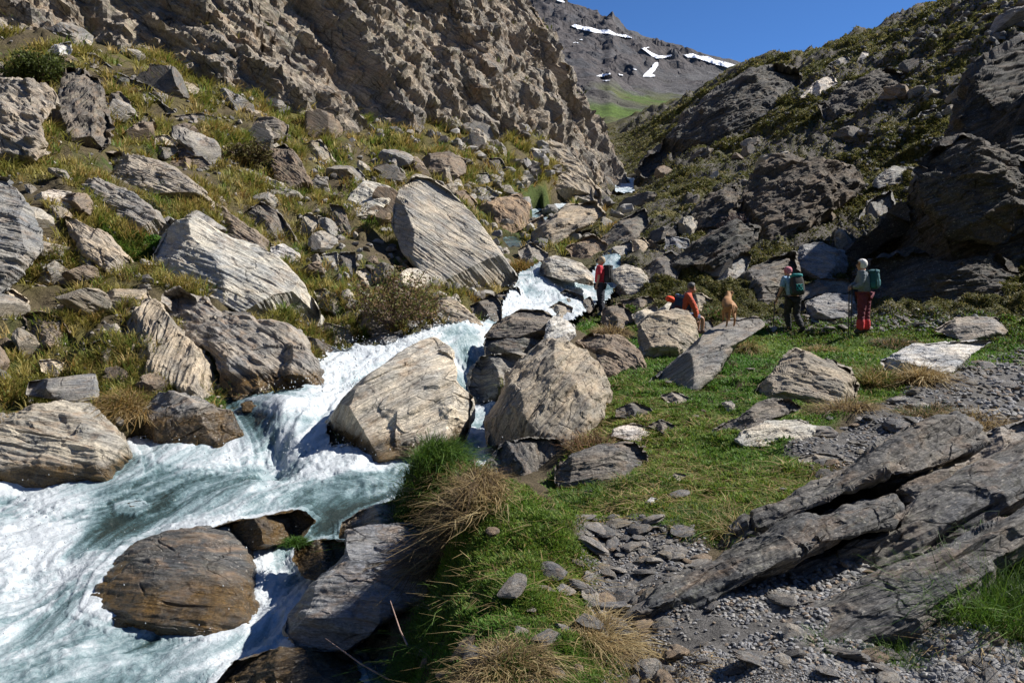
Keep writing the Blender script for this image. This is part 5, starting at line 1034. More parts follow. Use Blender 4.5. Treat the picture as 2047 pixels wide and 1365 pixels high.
# --- loose stones: templates, then copies
def stone_mesh(seed, flat=.45, n=16, m=9, mat=None, rough=1.0):
    th = np.linspace(0, 2 * PI, n, endpoint=False); ph = np.linspace(.12, PI - .12, m)
    T, Pp = np.meshgrid(th, ph, indexing='ij'); rr = random.Random(seed); el = rr.uniform(.55, .95)
    V = np.stack([np.cos(T) * np.sin(Pp), el * np.sin(T) * np.sin(Pp), np.cos(Pp)], -1).reshape(-1, 3)
    f, g = facets(V * 1.3 + seed * 3.1, seed, 1.0); f2, _ = facets(V * 2.8 + seed, seed + 1, 1.0)
    V = V * (1 + rough * (.28 * f + .1 * f2))[:, None]
    V = V * (1 + .05 * gn(V * np.array([1.2, 1.2, 9]) + seed, seed + 3) + .03 * gn(V * np.array([2.5, 2.5, 22]) + seed, seed + 4))[:, None]
    # saw off by a few planes: angular stones
    for k in range(9):
        a = rr.uniform(0, 2 * PI); nrm = np.array([math.cos(a), math.sin(a), rr.uniform(-.5, .6)]); nrm /= np.linalg.norm(nrm); h = rr.uniform(.42, .8)
        o = V @ nrm - h; V = V - np.maximum(o, 0)[:, None] * nrm
    V = V * np.array([1, 1, flat]); V[:, 2] = np.where(V[:, 2] < -.6 * flat, -.6 * flat, V[:, 2])
    Fq = grid_faces(n, m, wrap=True)[:, ::-1]
    V = np.concatenate([V, [[0, 0, V[:, 2].max() * .97], [0, 0, V[:, 2].min()]]]); i = np.arange(n); i2 = (i + 1) % n; c = n * m
    tri = np.concatenate([Fq[:, [0, 1, 2]], Fq[:, [0, 2, 3]], np.stack([np.full(n, c), i * m, i2 * m], -1), np.stack([np.full(n, c + 1), i2 * m + m - 1, i * m + m - 1], -1)])
    return V, tri
SLATE = [(.19, .19, .195), (.16, .157, .153), (.24, .235, .23), (.14, .143, .15), (.2, .185, .16), (.18, .175, .17), (.3, .29, .275), (.23, .18, .135)]
st_t = [mesh_from('stone', *stone_mesh(40 + k, rnd.uniform(.14, .36), 18, 10), [M_ROCKN]) for k in range(10)]
bo_t = [mesh_from('loose_rock', *stone_mesh(80 + k, rnd.uniform(.35, .7), 56, 34), [M_ROCK]) for k in range(10)]
def gnormal(x, y, e=.15):
    return np.array([ground(x - e, y) - ground(x + e, y), ground(x, y - e) - ground(x, y + e), 2 * e])
def place(me, name, p, s, label, cat, group, tint, tilt=0.0, foll=None, sinkk=.15):
    o = bpy.data.objects.new(name, me); C.objects.link(o)
    n = gnormal(p[0], p[1], max(.1, s)); n = Vector(n).normalized(); n = (n * .8 + Vector((rnd.gauss(0, tilt), rnd.gauss(0, tilt), .25))).normalized()
    if foll is not None: n = Vector(foll) + Vector((rnd.gauss(0, .2), rnd.gauss(0, .2), rnd.gauss(0, .12))); n.normalize()
    q = n.to_track_quat('Z', 'Y').to_matrix().to_4x4() @ Matrix.Rotation(rnd.uniform(0, 2 * PI), 4, 'Z')
    o.matrix_world = Matrix.Translation(Vector(p) + Vector((0, 0, s * sinkk))) @ q @ Matrix.Diagonal((s * rnd.uniform(.85, 1.25), s * rnd.uniform(.7, 1.0), s * rnd.uniform(.8, 1.2), 1))
    o['label'] = label; o['category'] = cat; o['group'] = group
    v = rnd.uniform(.85, 1.15); o.color = (tint[0] * v, tint[1] * v, tint[2] * v, 1); return o
gm1 = region([GRAVEL[0]]) * (Yg > 3.2); gm2 = region([GRAVEL[1]]); gm3 = region([GRAVEL[2]]); gm4 = region([[(1350,1320),(1700,1290),(2047,1330),(2047,1365),(1350,1365)]])
def strew(M, n, smin, smax, label, group, seed, rmax=40):
    for p in scatter(n, M, 2.6, rmax, seed):
        s = smin * (smax / smin) ** (rnd.random() ** 1.7); place(rnd.choice(st_t), 'stone', p, s * .5 * 1.6, label, 'stone', group, rnd.choice(SLATE), .18)
gmh = region([[(1150,1030),(1260,1040),(1400,1060),(1420,1130),(1330,1210),(1270,1300),(1230,1290),(1170,1200),(1165,1110)]])
strew(gmh, 105, .05, .17, 'flat grey slate stone lying in the gravel hollow beside the green mound', 'slate stones in the gravel hollow', 55)
strew(gm1, 40, .05, .19, 'grey slate stone in the gravel round the foot of the tilted slabs', 'slate stones round the slabs', 5)
strew(gm4, 40, .03, .1, 'small grey slate chip lying at the bottom edge of the gravel', 'slate chips at the bottom edge', 9)
strew(gm2, 80, .08, .3, 'grey slate stone among many in the stony wash at the right edge', 'slate stones in the stony wash', 6)
strew(gm3, 40, .1, .3, 'small stone lying along the hikers path', 'stones along the path', 7)
strew(tf_m * (Rg < 14), 60, .05, .16, 'small grey stone lying loose in the green turf', 'stones in the turf', 8)
def boulders(M, n, smin, smax, label, group, seed, rmin, rmax, foll, tints):
    P = scatter(n * 2, M, rmin, rmax, seed); P = P[clear_of_rocks(P)]; hx, hy, hd = proj(P); P = P[~in_poly([(1170,500),(1320,540),(1500,560),(1540,520),(1790,510),(1800,700),(1500,720),(1170,660)], hx, hy)][:n]
    for p in P:
        d = np.linalg.norm(p); s = smin * (smax / smin) ** (rnd.random() ** 1.7) * d / 25
        place(rnd.choice(bo_t), 'loose_rock', p, s * .6, label, 'rock', group, TINT[rnd.choice(tints)], .25, foll, .05)
LEFTM = left * (blur(Wmask, 10) < .05)
boulders(LEFTM, 195, .4, 1.9, 'angular grey schist rock half sunk in the dry grass of the left slope', 'loose rocks on the left slope', 15, 11, 60, (.5, -.3, .8), ['grey', 'mid', 'tan', 'brown', 'mid', 'pale', 'dark'])
boulders(right, 60, .35, 1.3, 'dark grey rock poking out between the cushion shrubs of the right slope', 'loose rocks on the right slope', 16, 20, 62, (-.45, -.3, .85), ['grey', 'dark', 'mid', 'brown', 'pale'])
BANKM = (blur(Wmask, 16) > .03) * (blur(Wmask, 5) < .3) * (Rg > 9) * (Rg < 40)
boulders(BANKM.astype(float), 30, .25, .9, 'dark rock lying along the bank of the stream', 'rocks along the stream bank', 17, 9, 40, (.2, -.3, .9), ['dark', 'brown', 'grey', 'mid'])
# --- gravel: too many to count
def merge(templates, P, S, tilt, seed, cols):
    r_ = np.random.RandomState(seed); Vs, Fs, Cs, o = [], [], [], 0
    for p, s in zip(P, S):
        V, T = templates[r_.randint(len(templates))]; a = r_.uniform(0, 2 * PI); c, sn = math.cos(a), math.sin(a)
        Rm = np.array([[c, -sn, 0], [sn, c, 0], [0, 0, 1]]); tx, ty = r_.normal(0, tilt, 2); Tm = np.array([[1, 0, tx], [0, 1, ty], [-tx, -ty, 1]])
        Vs.append((V * s) @ Rm.T @ Tm.T + p + [0, 0, s * .15]); Fs.append(T + o); o += len(V)
        k = np.array(cols[r_.randint(len(cols))]) * r_.uniform(.75, 1.2); Cs.append(np.repeat(k[None], len(V), 0))
    return np.concatenate(Vs), np.concatenate(Fs), np.concatenate(Cs)
def mat_cover(name, rough=.8, scale=25, var=.5, trans=0.0):
    t = NT(name); co = t.new('ShaderNodeTexCoord').outputs['Object']; c = t.attr('cover').outputs['Color']; n = t.noise(co, scale, 4, .65)
    k = t.mix(1.0, c, t.ramp(n, [(.3, 1 - var), (.7, 1 + var)]), 'MULTIPLY'); t.set(Base_Color=k, Roughness=rough)
    t.b.inputs['Specular IOR Level'].default_value = .25
    if trans:
        tr = t.new('ShaderNodeBsdfTranslucent'); t.ln(k, tr.inputs[0]); mx = t.new('ShaderNodeMixShader', i_0=trans); t.ln(t.b.outputs[0], mx.inputs[1]); t.ln(tr.outputs[0], mx.inputs[2]); t.ln(mx.outputs[0], t.n['Material Output'].inputs[0])
    return t.m
M_GRAV = mat_cover('gravel', .8, 40, .35)
pt = [stone_mesh(140 + k, rnd.uniform(.15, .45), 8, 6) for k in range(8)]
for nm, M, n, s0, s1, lab, sd_ in (('gravel', gm1, 5200, .012, .05, 'loose grey slate gravel in the hollow beside the green mound and along the bottom', 31), ('gravel', gm4, 3500, .008, .03, 'fine grey slate gravel along the bottom edge', 34), ('gravel', gm2, 1500, .02, .08, 'grey shingle of the stony wash at the right', 32), ('gravel', gm3, 500, .03, .09, 'small stones trodden into the path', 33)):
    P = scatter(n, M * (.3 + (n_b > -.2)), 2.4, 40, sd_); S = s0 * (s1 / s0) ** (np.random.RandomState(sd_).rand(n) ** 1.6) * np.clip(np.linalg.norm(P, axis=1) / 5, .7, 1.2)
    V, T, Cc = merge(pt, P, S, .25, sd_, SLATE); link(nm, mesh_from(nm, V, T, [M_GRAV], colors={'cover': Cc}), kind='stuff', label=lab)
pt2 = [stone_mesh(160 + k, rnd.uniform(.4, .8), 10, 7, rough=1.5) for k in range(8)]
for nm, M, n, s0, s1, lab, sd_, cc_ in (('scree', LEFTM, 1500, .06, .34, 'small rock rubble among the dry grass of the left slope', 35, [(.25, .235, .21), (.2, .19, .18), (.28, .25, .21), (.14, .125, .11), (.34, .32, .29)]), ('scree', right * (Rg > 27), 1300, .06, .3, 'small grey rubble between the shrubs of the right slope', 36, [(.12, .118, .115), (.09, .087, .084), (.17, .165, .155), (.12, .105, .09)])):
    P = scatter(n, M, 10, 80, sd_); S = s0 * (s1 / s0) ** (np.random.RandomState(sd_).rand(n) ** 1.8) * np.linalg.norm(P, axis=1) / 25
    V, T, Cc = merge(pt2, P, S, .35, sd_, cc_); link(nm, mesh_from(nm, V, T, [M_GRAV], colors={'cover': Cc}), kind='stuff', label=lab)
# --- grass
def blades(P, n_per, h, w, spread, bend, cols, seed, flat=0.0, dirbias=None, nrm=None, segs=2):
    """P clump feet; h, w arrays per clump. returns one mesh's data"""
    r_ = np.random.RandomState(seed); n = len(P); N = n * n_per; idx = np.repeat(np.arange(n), n_per)
    a = r_.uniform(0, 2 * PI, N); q = np.sqrt(r_.rand(N)); foot = P[idx] + np.stack([np.cos(a) * q, np.sin(a) * q, 0 * a], -1) * spread[idx][:, None]
    foot[:, 2] = np.where(flat >= 0, ground(foot[:, 0], foot[:, 1]), foot[:, 2]) - .01
    b = a + r_.normal(0, .7, N); out = np.stack([np.cos(b), np.sin(b), 0 * b], -1)
    if dirbias is not None: out = out + np.asarray(dirbias); 
    hh = h[idx] * r_.uniform(.55, 1.25, N); ww = w[idx] * r_.uniform(.7, 1.3, N); lean = (.25 + .75 * q) * bend * r_.uniform(.5, 1.4, N) + abs(flat) 
    perp = np.stack([-np.sin(b), np.cos(b), 0 * b], -1) + r_.normal(0, .3, (N, 3)) * [1, 1, 0]
    V = []
    for k in range(segs + 1):
        t = k / segs; up = t * (1 - .45 * np.clip(lean, 0, 1.6) * t); ho = lean * t ** 1.6
        c = foot + np.stack([out[:, 0] * ho * hh, out[:, 1] * ho * hh, up * hh * np.clip(1 - abs(flat) * .8, .1, 1)], -1)
        wd = (ww * (1 - .8 * t))[:, None] * .5
        V += [c - perp * wd, c + perp * wd]
    V = np.stack(V, 1); K = 2 * (segs + 1); base = np.arange(N)[:, None] * K
    F = np.concatenate([base + np.array([[2 * k, 2 * k + 1, 2 * k + 3, 2 * k + 2]]) for k in range(segs)], 0)
    cc = cols[idx] * r_.uniform(.7, 1.3, (N, 1)); cc = np.repeat(cc[:, None], K, 1); 
    return V.reshape(-1, 3), F, cc.reshape(-1, 3)
M_GRASS = mat_cover('grass', .6, 6, .2, .35)
def pick(n, cols, seed, wts=None):
    r_ = np.random.RandomState(seed); return np.array(cols)[r_.choice(len(cols), n, p=wts)]
# turf of the near bank
gmask = tf_m * smooth(-.75, -.1, n_b * .6 + n_a * .5 + .15)
P = scatter(34000, gmask, 2.6, 24, 41); r = np.linalg.norm(P, axis=1)
V, F_, Cc = blades(P, 5, .02 + .003 * r, .0016 * r, .02 + .006 * r, .9, pick(len(P), [(.085, .185, .018), (.11, .21, .026), (.145, .22, .034), (.2, .18, .055), (.06, .135, .02)], 42, [.3, .3, .2, .08, .12]), 43)
pv = cover_at(P[:, 0], P[:, 1], n_a * .7 + n_c * .5)[:, None]; pf = np.where(pv > 0, 1 + pv * np.array([.9, .25, .3]), 1 + pv * np.array([-.1, .25, .2]) * -1.2 + pv * .5); Cc = Cc * np.repeat(np.clip(pf, .35, 1.8), len(Cc) // len(P), 0)
link('turf_grass', mesh_from('turf_grass', V, F_, [M_GRASS], True, colors={'cover': Cc}), kind='stuff', label='short bright green turf of the right bank')
# dry straw lying in the turf and on the mound
smask = tf_m * smooth(.05, .5, n_a + .5 * n_b) + .12 * tf_m
P = scatter(1300, smask, 2.6, 16, 44); r = np.linalg.norm(P, axis=1)
V, F_, Cc = blades(P, 4, .05 + .018 * r, .0013 * r, .03 + .006 * r, .8, pick(len(P), [(.3, .22, .1), (.36, .28, .14), (.22, .15, .07)], 45), 46, flat=.75)
link('dry_straw', mesh_from('dry_straw', V, F_, [M_GRASS], True, colors={'cover': Cc}), kind='stuff', label='dry straw strewn through the turf')
# left slope: bunch grass, golden green
lm = LEFTM * smooth(-.4, .15, n_a + .3 * n_b)
P = scatter(4600, lm, 9, 60, 47); r = np.linalg.norm(P, axis=1)
V, F_, Cc = blades(P, 20, .08 + .0085 * r, .0012 * r, .03 + .0055 * r, 1.0, pick(len(P), [(.25, .225, .05), (.33, .27, .08), (.19, .2, .04), (.13, .19, .032), (.4, .3, .11), (.31, .2, .06)], 48, [.28, .22, .2, .12, .1, .08]), 49, dirbias=(.35, -.3, 0))
link('bunch_grass', mesh_from('bunch_grass', V, F_, [M_GRASS], True, colors={'cover': Cc}), kind='stuff', label='golden green bunch grass covering the left slope')
# right slope: low spiny cushions and dry tufts
P = scatter(26000, right * (1 - .75 * rk), 19, 110, 50); r = np.linalg.norm(P, axis=1)
V, F_, Cc = blades(P, 7, .035 + .0018 * r, .0015 * r, .05 + .006 * r, 1.2, pick(len(P), [(.075, .085, .02), (.1, .1, .026), (.14, .13, .04), (.2, .17, .06), (.3, .24, .11)], 51, [.3, .3, .25, .1, .05]), 52, dirbias=(-.2, -.2, 0))
link('cushion_scrub', mesh_from('cushion_scrub', V, F_, [M_GRASS], True, colors={'cover': Cc}), kind='stuff', label='dark green spiny cushion scrub over the right slope')

r = np.linalg.norm(CLIFF_LEDGE, axis=1)
V, F_, Cc = blades(CLIFF_LEDGE, 12, .12 + .004 * r, .0012 * r, .05 + .005 * r, 1.1, pick(len(r), [(.15, .15, .035), (.2, .17, .05), (.09, .11, .025)], 55), 56, flat=-.001)
link('ledge_grass', mesh_from('ledge_grass', V, F_, [M_GRASS], True, colors={'cover': Cc}), kind='stuff', label='sparse dry grass growing on the ledges of the cliff')
# ------------------------------------------------------------------ single tussocks and shrubs
def tussock(px, py, h, rad, n, cols, label, droop=1.0, wts=None, bias=None, D=None, cat='grass tussock', name='grass_tussock', wid=.00105, seed=None, dz=0, aspect=1):
    seed = seed or int(px * 7 + py); r_ = np.random.RandomState(seed)
    if D is None: D, p = hit(px, py)
    else: p = unproj(px, py, D)
    a = r_.uniform(0, 2 * PI, n); q = np.sqrt(r_.rand(n)); foot = np.stack([np.cos(a) * q * rad, np.sin(a) * q * rad * aspect, 0 * a], -1)
    if dz == 0: foot[:, 2] = np.clip(ground(foot[:, 0] + p[0], foot[:, 1] + p[1]) - p[2], -1.3 * rad, .3) - .02
    else: foot[:, 2] = dz * (1 - q * q)
    b = a + r_.normal(0, .8, n); out = np.stack([np.cos(b), np.sin(b), 0 * b], -1)
    if bias is not None: out = out + np.array(bias)
    h = h * .62; hh = h * r_.uniform(.45, 1.25, n); lean = (.15 + q) * droop * r_.uniform(.5, 1.3, n); w_ = wid * D * r_.uniform(.5, 1.9, n); perp = np.stack([-np.sin(b), np.cos(b), r_.normal(0, .3, n)], -1)
    segs = 5; V = []; wob = r_.normal(0, .22, (n, 3)) * [1, 1, .3]; wob2 = r_.normal(0, .12, (n, 3))
    for k in range(segs + 1):
        t = k / segs; c = foot + np.stack([out[:, 0] * lean * t ** 1.3 * hh, out[:, 1] * lean * t ** 1.3 * hh, hh * (t - .62 * np.minimum(lean, 2.2) * t * t)], -1) + (wob * t * t + wob2 * math.sin(t * 6)) * hh[:, None]; wd = (w_ * (1 - .8 * t))[:, None] * .5
        V += [c - perp * wd, c + perp * wd]
    V = np.stack(V, 1); K = 2 * (segs + 1); base_ = np.arange(n)[:, None] * K; F_ = np.concatenate([base_ + np.array([[2 * k, 2 * k + 1, 2 * k + 3, 2 * k + 2]]) for k in range(segs)], 0)
    cc = np.array(cols)[r_.choice(len(cols), n, p=wts)] * r_.uniform(.7, 1.3, (n, 1)); cc = np.repeat(cc[:, None], K, 1).reshape(-1, 3)
    return link(name, mesh_from(name, V.reshape(-1, 3), F_, [M_GRASS], True, colors={'cover': cc}), loc=p, label=label, cat=cat)
G1, G2, G3 = (.055, .12, .014), (.09, .15, .022), (.035, .075, .012); S1, S2, S3 = (.36, .27, .13), (.27, .19, .09), (.42, .34, .18); O1, O2 = (.24, .15, .045), (.17, .15, .035); BR = (.11, .075, .045)
T_ = tussock
T_(830,960,.36,.44,4200,[G1,G2,G3],'tall dense green tussock on the point beside the pool',1.0)
T_(905,985,.22,.25,900,[G1,G2,O2,S2],'low green tuft on the right shoulder of the tall tussock',1.0)
T_(915,1020,.27,.27,3000,[BR,BR,S2,S1],'mop of dry brown straw hanging down the left flank of the mound',1.5,bias=(-.25,-.4,0))
T_(965,1000,.3,.16,500,[S1,S2,S3],'pale straw tuft on top of the mound next to the hanging mop',1.2,bias=(-.5,-.2,0))
T_(1010,1325,.2,.18,1500,[S1,S2,S3,BR],'large tan clump of dry grass at the bottom of the mound',1.5,bias=(.1,-.5,0))
T_(1195,1270,.22,.12,800,[S1,S2,S3],'dry grass clump drooping over the gravel at the lower right of the mound',1.5,bias=(.6,-.2,0))
T_(1290,1368,.16,.26,900,[S1,S2,BR],'brown straw mat at the bottom edge below the gravel hollow',1.3)
T_(955,1360,.13,.16,700,[S1,S2,G3],'second dry clump at the bottom edge left of the large tan one',1.3)
T_(850,1290,.2,.22,900,[G1,G3,G2],'dark green grass hanging over the hollow at the lower left of the mound',1.4,bias=(-.7,-.2,0))
T_(870,1130,.16,.24,800,[G1,G2,O2],'green fringe along the left edge of the mound',1.3,bias=(-.6,-.2,0))
T_(1800,1320,.17,.1,420,[G1,G2],'bright green tuft in front of the lowest tilted slab',.8)
T_(1660,1285,.12,.14,300,[G1,G3],'thin dark green grass in the shade of the lowest slab',.9)
T_(1985,1240,.5,.3,1500,[G1,G3,G2],'deep green herbs growing at the right edge of the foreground',.9)
T_(2050,1130,.42,.3,1000,[G3,G1],'dark grass behind the right end of the lowest slab',.9)
T_(1835,760,.52,.2,1100,[S1,S2,S3,O1],'big dry straw tussock between the tan wedge boulder and the stony wash',1.35,bias=(0,-.25,0))
T_(1745,775,.62,.18,700,[O1,S1,O2,G2],'tall yellow green grass clump at the right end of the tan wedge boulder',.8)
T_(1690,820,.4,.26,700,[BR,S2,S1],'brown dead grass below the tan wedge boulder',1.4)
T_(1495,700,.55,.17,800,[O2,S1,S2,G2],'straw and green tussock drooping at the right edge of the dog slab',1.4,bias=(-.6,-.3,0))
T_(1220,672,.55,.3,1400,[S1,S2,BR],'rounded mop of dry straw on top of the dark brown boulder',1.5)
T_(1425,632,.42,.16,500,[S2,G2,G1,BR],'small brown and green tussock between the seated hiker and the dog',1.3)
T_(1790,690,.32,.45,1200,[BR,S2,G3],'dark brown cushion of dead grass left of the broad pale flat rock',1.3)
T_(1640,700,.28,.3,600,[S2,S1,G2],'dry grass patch above the tan wedge boulder',1.3)
T_(1860,830,.28,.35,1000,[BR,S2,G3],'low brown heathery cushion beside the head of the uppermost slab',1.2)
T_(1940,850,.4,.3,500,[S2,S1,BR],'sparse dead stalks at the right behind the uppermost slab',1.5)
T_(1660,945,.1,.24,700,[O1,BR,S2],'orange brown dry cushion in the stony patch',1.1)
T_(1480,1070,.32,.12,260,[S1,O2,G2],'thin pale grass stalks at the lower end of the uppermost slab',1.0,bias=(-.4,-.2,0))
T_(1040,545,.75,.32,1300,[O1,(.3,.17,.05),O2],'orange brown grass tussock left of the cascade',1.1)
T_(1180,890,.34,.22,450,[BR,S2,(.25,.14,.08)],'reddish dead stalks under the upright tan boulder',1.0)
T_(265,810,.4,.28,1200,[S1,S2,O1],'straw coloured mop of dry grass above the grey boulder at the left bank',1.5,bias=(.1,-.3,0))
T_(300,775,.2,.3,700,[G1,G2,O2],'bright green grass strip below the fluted slab',1.0)
T_(460,790,.2,.14,400,[G1,O2],'small green tuft beside the little white stone',1.1)
T_(650,650,.35,.2,500,[O1,O2],'golden tuft at the lower right end of the huge pale boulder',1.2)
T_(735,690,.3,.3,800,[G1,G2],'vivid green grass under the reddish shrub',.9)
T_(255,505,.5,.28,900,[G1,O2,G2],'green bunch grass behind the huge pale boulder',1.1)
T_(590,1055,.1,.09,600,[G1,G3],'small round moss and grass tuft on the mossy ledge in the stream',1.2,D=6.75)
T_(10,890,.35,.25,700,[O1,S2,O2],'brown dry grass at the left edge above the big tan boulder',1.3)
T_(290,930,.18,.2,500,[O2,S2,G3],'wet brown tuft below the grey boulder at the pool edge',1.2)
T_(1230,990,.16,.5,1500,[G1,G3,G2],'dark green herbs on the bank above the gravel hollow',.9)
T_(1420,1040,.14,.4,1100,[G1,G3],'green turf lip hanging over the gravel hollow',1.0)
# shrubs: twigs and small leaves
def shrub(px, py, w, h, label, cols, n=2600, seed=1, twig=(.1, .06, .05), D=None):
    r_ = np.random.RandomState(seed)
    if D is None: D, p = hit(px, py)
    else: p = unproj(px, py, D)
    root = empty('shrub', p, label, 'shrub'); nb_ = 46; Vt, Ft = [], []; tips = []
    for k in range(nb_):
        a = r_.uniform(0, 2 * PI); q = r_.rand() ** .5; end = np.array([math.cos(a) * q * w / 2, math.sin(a) * q * w / 2 * .8, h * (1 - .55 * q * q) * r_.uniform(.75, 1.05)]); st = end * np.array([.15, .15, 0]); pts = [st * (1 - t) + end * t + r_.normal(0, .03 * h, 3) * t for t in np.linspace(0, 1, 5)]
        for s_, e_ in zip(pts[:-1], pts[1:]):
            d_ = e_ - s_; pr = np.cross(d_, r_.normal(0, 1, 3)); pr *= .0011 * D / (np.linalg.norm(pr) + 1e-9) * .5; b0 = len(Vt); Vt += [s_ - pr, s_ + pr, e_ + pr, e_ - pr]; Ft.append((b0, b0 + 1, b0 + 2, b0 + 3))
        tips.append(pts)
    link('twigs', mesh_from('twigs', np.array(Vt), np.array(Ft), [plain('twig_' + str(seed), twig, .8)], False), root)
    tp = np.array(tips); k = r_.randint(0, nb_, n); t = r_.uniform(.35, 1, n) * 4; i = np.minimum(t.astype(int), 3); f_ = (t - i)[:, None]; c = tp[k, i] * (1 - f_) + tp[k, i + 1] * f_ + r_.normal(0, .05 * w, (n, 3)); c[:, 2] = np.maximum(c[:, 2], .01)
    s = .0022 * D * r_.uniform(.6, 1.3, n)[:, None]; u = r_.normal(0, 1, (n, 3)); u /= np.linalg.norm(u, axis=1)[:, None]; v = np.cross(u, r_.normal(0, 1, (n, 3))); v /= np.linalg.norm(v, axis=1)[:, None]
    V = np.stack([c - u * s, c + v * s * .5, c + u * s, c - v * s * .5], 1).reshape(-1, 3); cc = np.repeat(np.array(cols)[r_.randint(0, len(cols), n)] * r_.uniform(.7, 1.3, (n, 1)), 4, 0)
    link('foliage', mesh_from('foliage', V, np.arange(4 * n).reshape(-1, 4), [M_GRASS], False, colors={'cover': cc}), root); return root
shrub(790,655,2.1,1.15,'reddish leafless looking shrub below the enormous ribbed slab',[(.16,.1,.06),(.15,.14,.04),(.2,.13,.07),(.1,.12,.03)],3600,3)
shrub(75,168,2.6,1.1,'green bushy shrub behind the tall standing rock at the upper left',[(.07,.095,.02),(.09,.11,.025),(.05,.065,.016)],4200,4)
shrub(500,330,1.6,.8,'thin brownish shrub left of the dark jagged rock',[(.11,.1,.03),(.09,.07,.03)],1600,5)
shrub(1470,470,1.4,.7,'greyish purple leafless shrub on the right slope',[(.13,.1,.1),(.1,.08,.075)],1500,6)
shrub(300,440,.7,.45,'small dark green cushion shrub on the dark layered slab',[(.06,.07,.03),(.08,.09,.03)],1200,7)
# a few bare twigs over the shaded water
for k, (a, b, c_) in enumerate((((650,1275,5.0),(720,1325,4.8),(790,1365,4.6)), ((780,1200,4.7),(800,1260,4.6),(815,1290,4.5)))):
    pts = [unproj(*q) for q in (a, b, c_)]; p0 = pts[0]; o = tube('twig', [q - p0 for q in pts], [.003, .005, .006], plain('bare_twig', (.3, .2, .16), .8), None, 6); o.location = p0
    o['label'] = ('long bare reddish twig reaching over the shaded water below the mound', 'short upright bare twig by the dark slab rock')[k]; o['category'] = 'twig'
# ------------------------------------------------------------------ put hikers, dog and gear in place
bpy.context.view_layer.update()
def rock_top(P, reach=1.0):
    """height of whatever rock or ground lies under a point"""
    z = float(ground(P[0], P[1]))
    for o, poly, D in ROCKS:
        if abs(D - P[1]) > 4: continue
        mi = o.matrix_world.inverted(); a = mi @ Vector((P[0], P[1], P[2] + reach)); b = (mi.to_3x3() @ Vector((0, 0, -1))).normalized()
        ok, loc_, n_, k_ = o.ray_cast(a, b)
        if ok: z = max(z, (o.matrix_world @ loc_).z)
    return z
def pix_hit(px, py):
    """nearest rock or ground met by the sight line through a photo pixel"""
    D, P = hit(px, py); d = ray(float(px), float(py)); ln = np.linalg.norm(d)
    for o, poly, Dr in ROCKS:
        mi = o.matrix_world.inverted(); a = mi @ Vector((0, 0, 0)); b = (mi.to_3x3() @ Vector(d)).normalized(); ok, l_, n_, k_ = o.ray_cast(a, b)
        if ok:
            q = o.matrix_world @ l_; Dq = q.length / ln
            if Dq < D: D = Dq
    return D, d * D
def stand(root, px, py, h_px, h_m, D=None, dz=0.0):
    if D is None: D, P = pix_hit(px, py)
    P = unproj(px, py, D); z = rock_top(P, .6)
    if abs(z - P[2]) < .5: P[2] = z
    s = h_px / F * D / h_m; root.location = (P[0], P[1], P[2] + dz); root.scale = (s, s, s); return P, s
pD, sD = stand(PEOPLE['D'], 1722, 668, 148, 1.66)
pC, sC = stand(PEOPLE['C'], 1583, 668, 132, 1.62)
pA, sA = stand(PEOPLE['A'], 1199, 633, 119, 1.66)
pB, sB = stand(PEOPLE['B'], 1366, 651, 97, 1.15, D=18.6)
pG, sG = stand(DOG, 1455, 652, 55, .6)
def attach(root, p, s, off, rot=(0, 0, 0)):
    root.location = tuple(np.array([p[0], p[1], PEOPLE_Z[id(p)]]) + np.array(off) * s); root.scale = (s, s, s); root.rotation_euler = rot
PEOPLE_Z = {id(pD): PEOPLE['D'].location.z, id(pC): PEOPLE['C'].location.z, id(pA): PEOPLE['A'].location.z, id(pB): PEOPLE['B'].location.z}
attach(PK['D'], pD, sD, (.21, -.06, 1.22), (0, -.1, math.radians(62)))
attach(PK['C'], pC, sC, (.03, -.16, 1.2), (-.22, 0, .12))
attach(PK['A'], pA, sA, (.22, -.04, 1.18), (0, 0, math.radians(65)))
attach(PK['B'], pB, sB, (-.16, -.02, .68), (0, .3, 0))
bottle.location = (PK['B'].location.x + .03, PK['B'].location.y - .15, PK['B'].location.z - .34); bottle.scale = (1, 1, 1); bottle.rotation_euler = (0, .1, 0)
def wp(p, s, off): return np.array([p[0], p[1], PEOPLE_Z[id(p)]]) + np.array(off) * s
def gpt(q): return np.array([q[0], q[1], rock_top(q, .4)])
h1 = wp(pD, sD, (-.3, -.12, 1.06)); f1_ = h1 + [-.03, -.1, 0]; f1_[2] = ground(f1_[0], f1_[1]); pole('dark trekking pole in the near hand of the white haired hiker', h1, f1_)
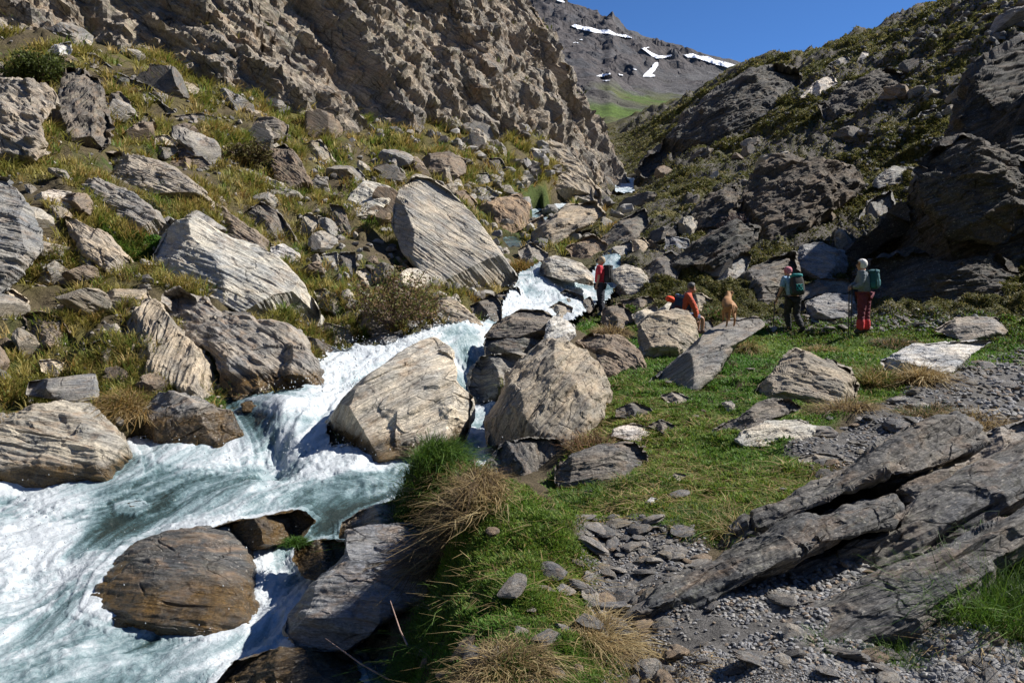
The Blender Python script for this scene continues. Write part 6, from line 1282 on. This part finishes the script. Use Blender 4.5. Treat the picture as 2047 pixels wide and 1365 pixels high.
h2 = wp(pD, sD, (-.26, .12, 1.06)); f2_ = h2 + [.02, .0, 0]; f2_[2] = ground(f2_[0], f2_[1]); pole('second dark trekking pole held beside it by the white haired hiker', h2, f2_)
h3 = wp(pC, sC, (-.4, .14, .8)); f3_ = h3 + [-.02, -.02, 0]; f3_[2] = ground(f3_[0], f3_[1]); pole('trekking pole in the left hand of the walking hiker', h3, f3_)
# ------------------------------------------------------------------ light, sky, camera
SUN_AZ, SUN_EL = math.radians(76), math.radians(44)
w = bpy.data.worlds.new('World'); bpy.context.scene.world = w; w.use_nodes = True
bg = w.node_tree.nodes['Background']; sk = w.node_tree.nodes.new('ShaderNodeTexSky'); sk.sky_type = 'NISHITA'; sk.sun_disc = False
sk.sun_elevation = SUN_EL; sk.sun_rotation = SUN_AZ; sk.altitude = 3000; sk.air_density = .8; sk.dust_density = 0; sk.ozone_density = 6
tn = w.node_tree.nodes.new('ShaderNodeMix'); tn.data_type = 'RGBA'; tn.blend_type = 'MULTIPLY'; tn.inputs[0].default_value = 1; tn.inputs[7].default_value = (.72, 1.0, 1.22, 1); w.node_tree.links.new(sk.outputs[0], tn.inputs[6]); w.node_tree.links.new(tn.outputs[2], bg.inputs[0]); bg.inputs[1].default_value = .075
L = bpy.data.lights.new('sun', 'SUN'); L.energy = 5.0; L.angle = math.radians(.53); L.color = (1, .955, .89)
so = bpy.data.objects.new('sun', L); C.objects.link(so)
sd = Vector((math.sin(SUN_AZ) * math.cos(SUN_EL), math.cos(SUN_AZ) * math.cos(SUN_EL), math.sin(SUN_EL)))
so.rotation_euler = sd.to_track_quat('Z', 'Y').to_euler(); so.location = sd * 60
cam = bpy.data.cameras.new('camera'); cam.sensor_width = 36; cam.lens = 36 * F / PW; cam.clip_start = .05; cam.clip_end = 3000
co_ = bpy.data.objects.new('camera', cam); C.objects.link(co_); co_.rotation_euler = (math.radians(90) + PITCH, 0, 0)
sc_ = bpy.context.scene; sc_.camera = co_
sc_.view_settings.view_transform = 'Standard'; sc_.view_settings.look = 'None'; sc_.view_settings.exposure = .7; sc_.view_settings.gamma = 1
sc_.cycles.max_bounces = 5; sc_.cycles.diffuse_bounces = 3
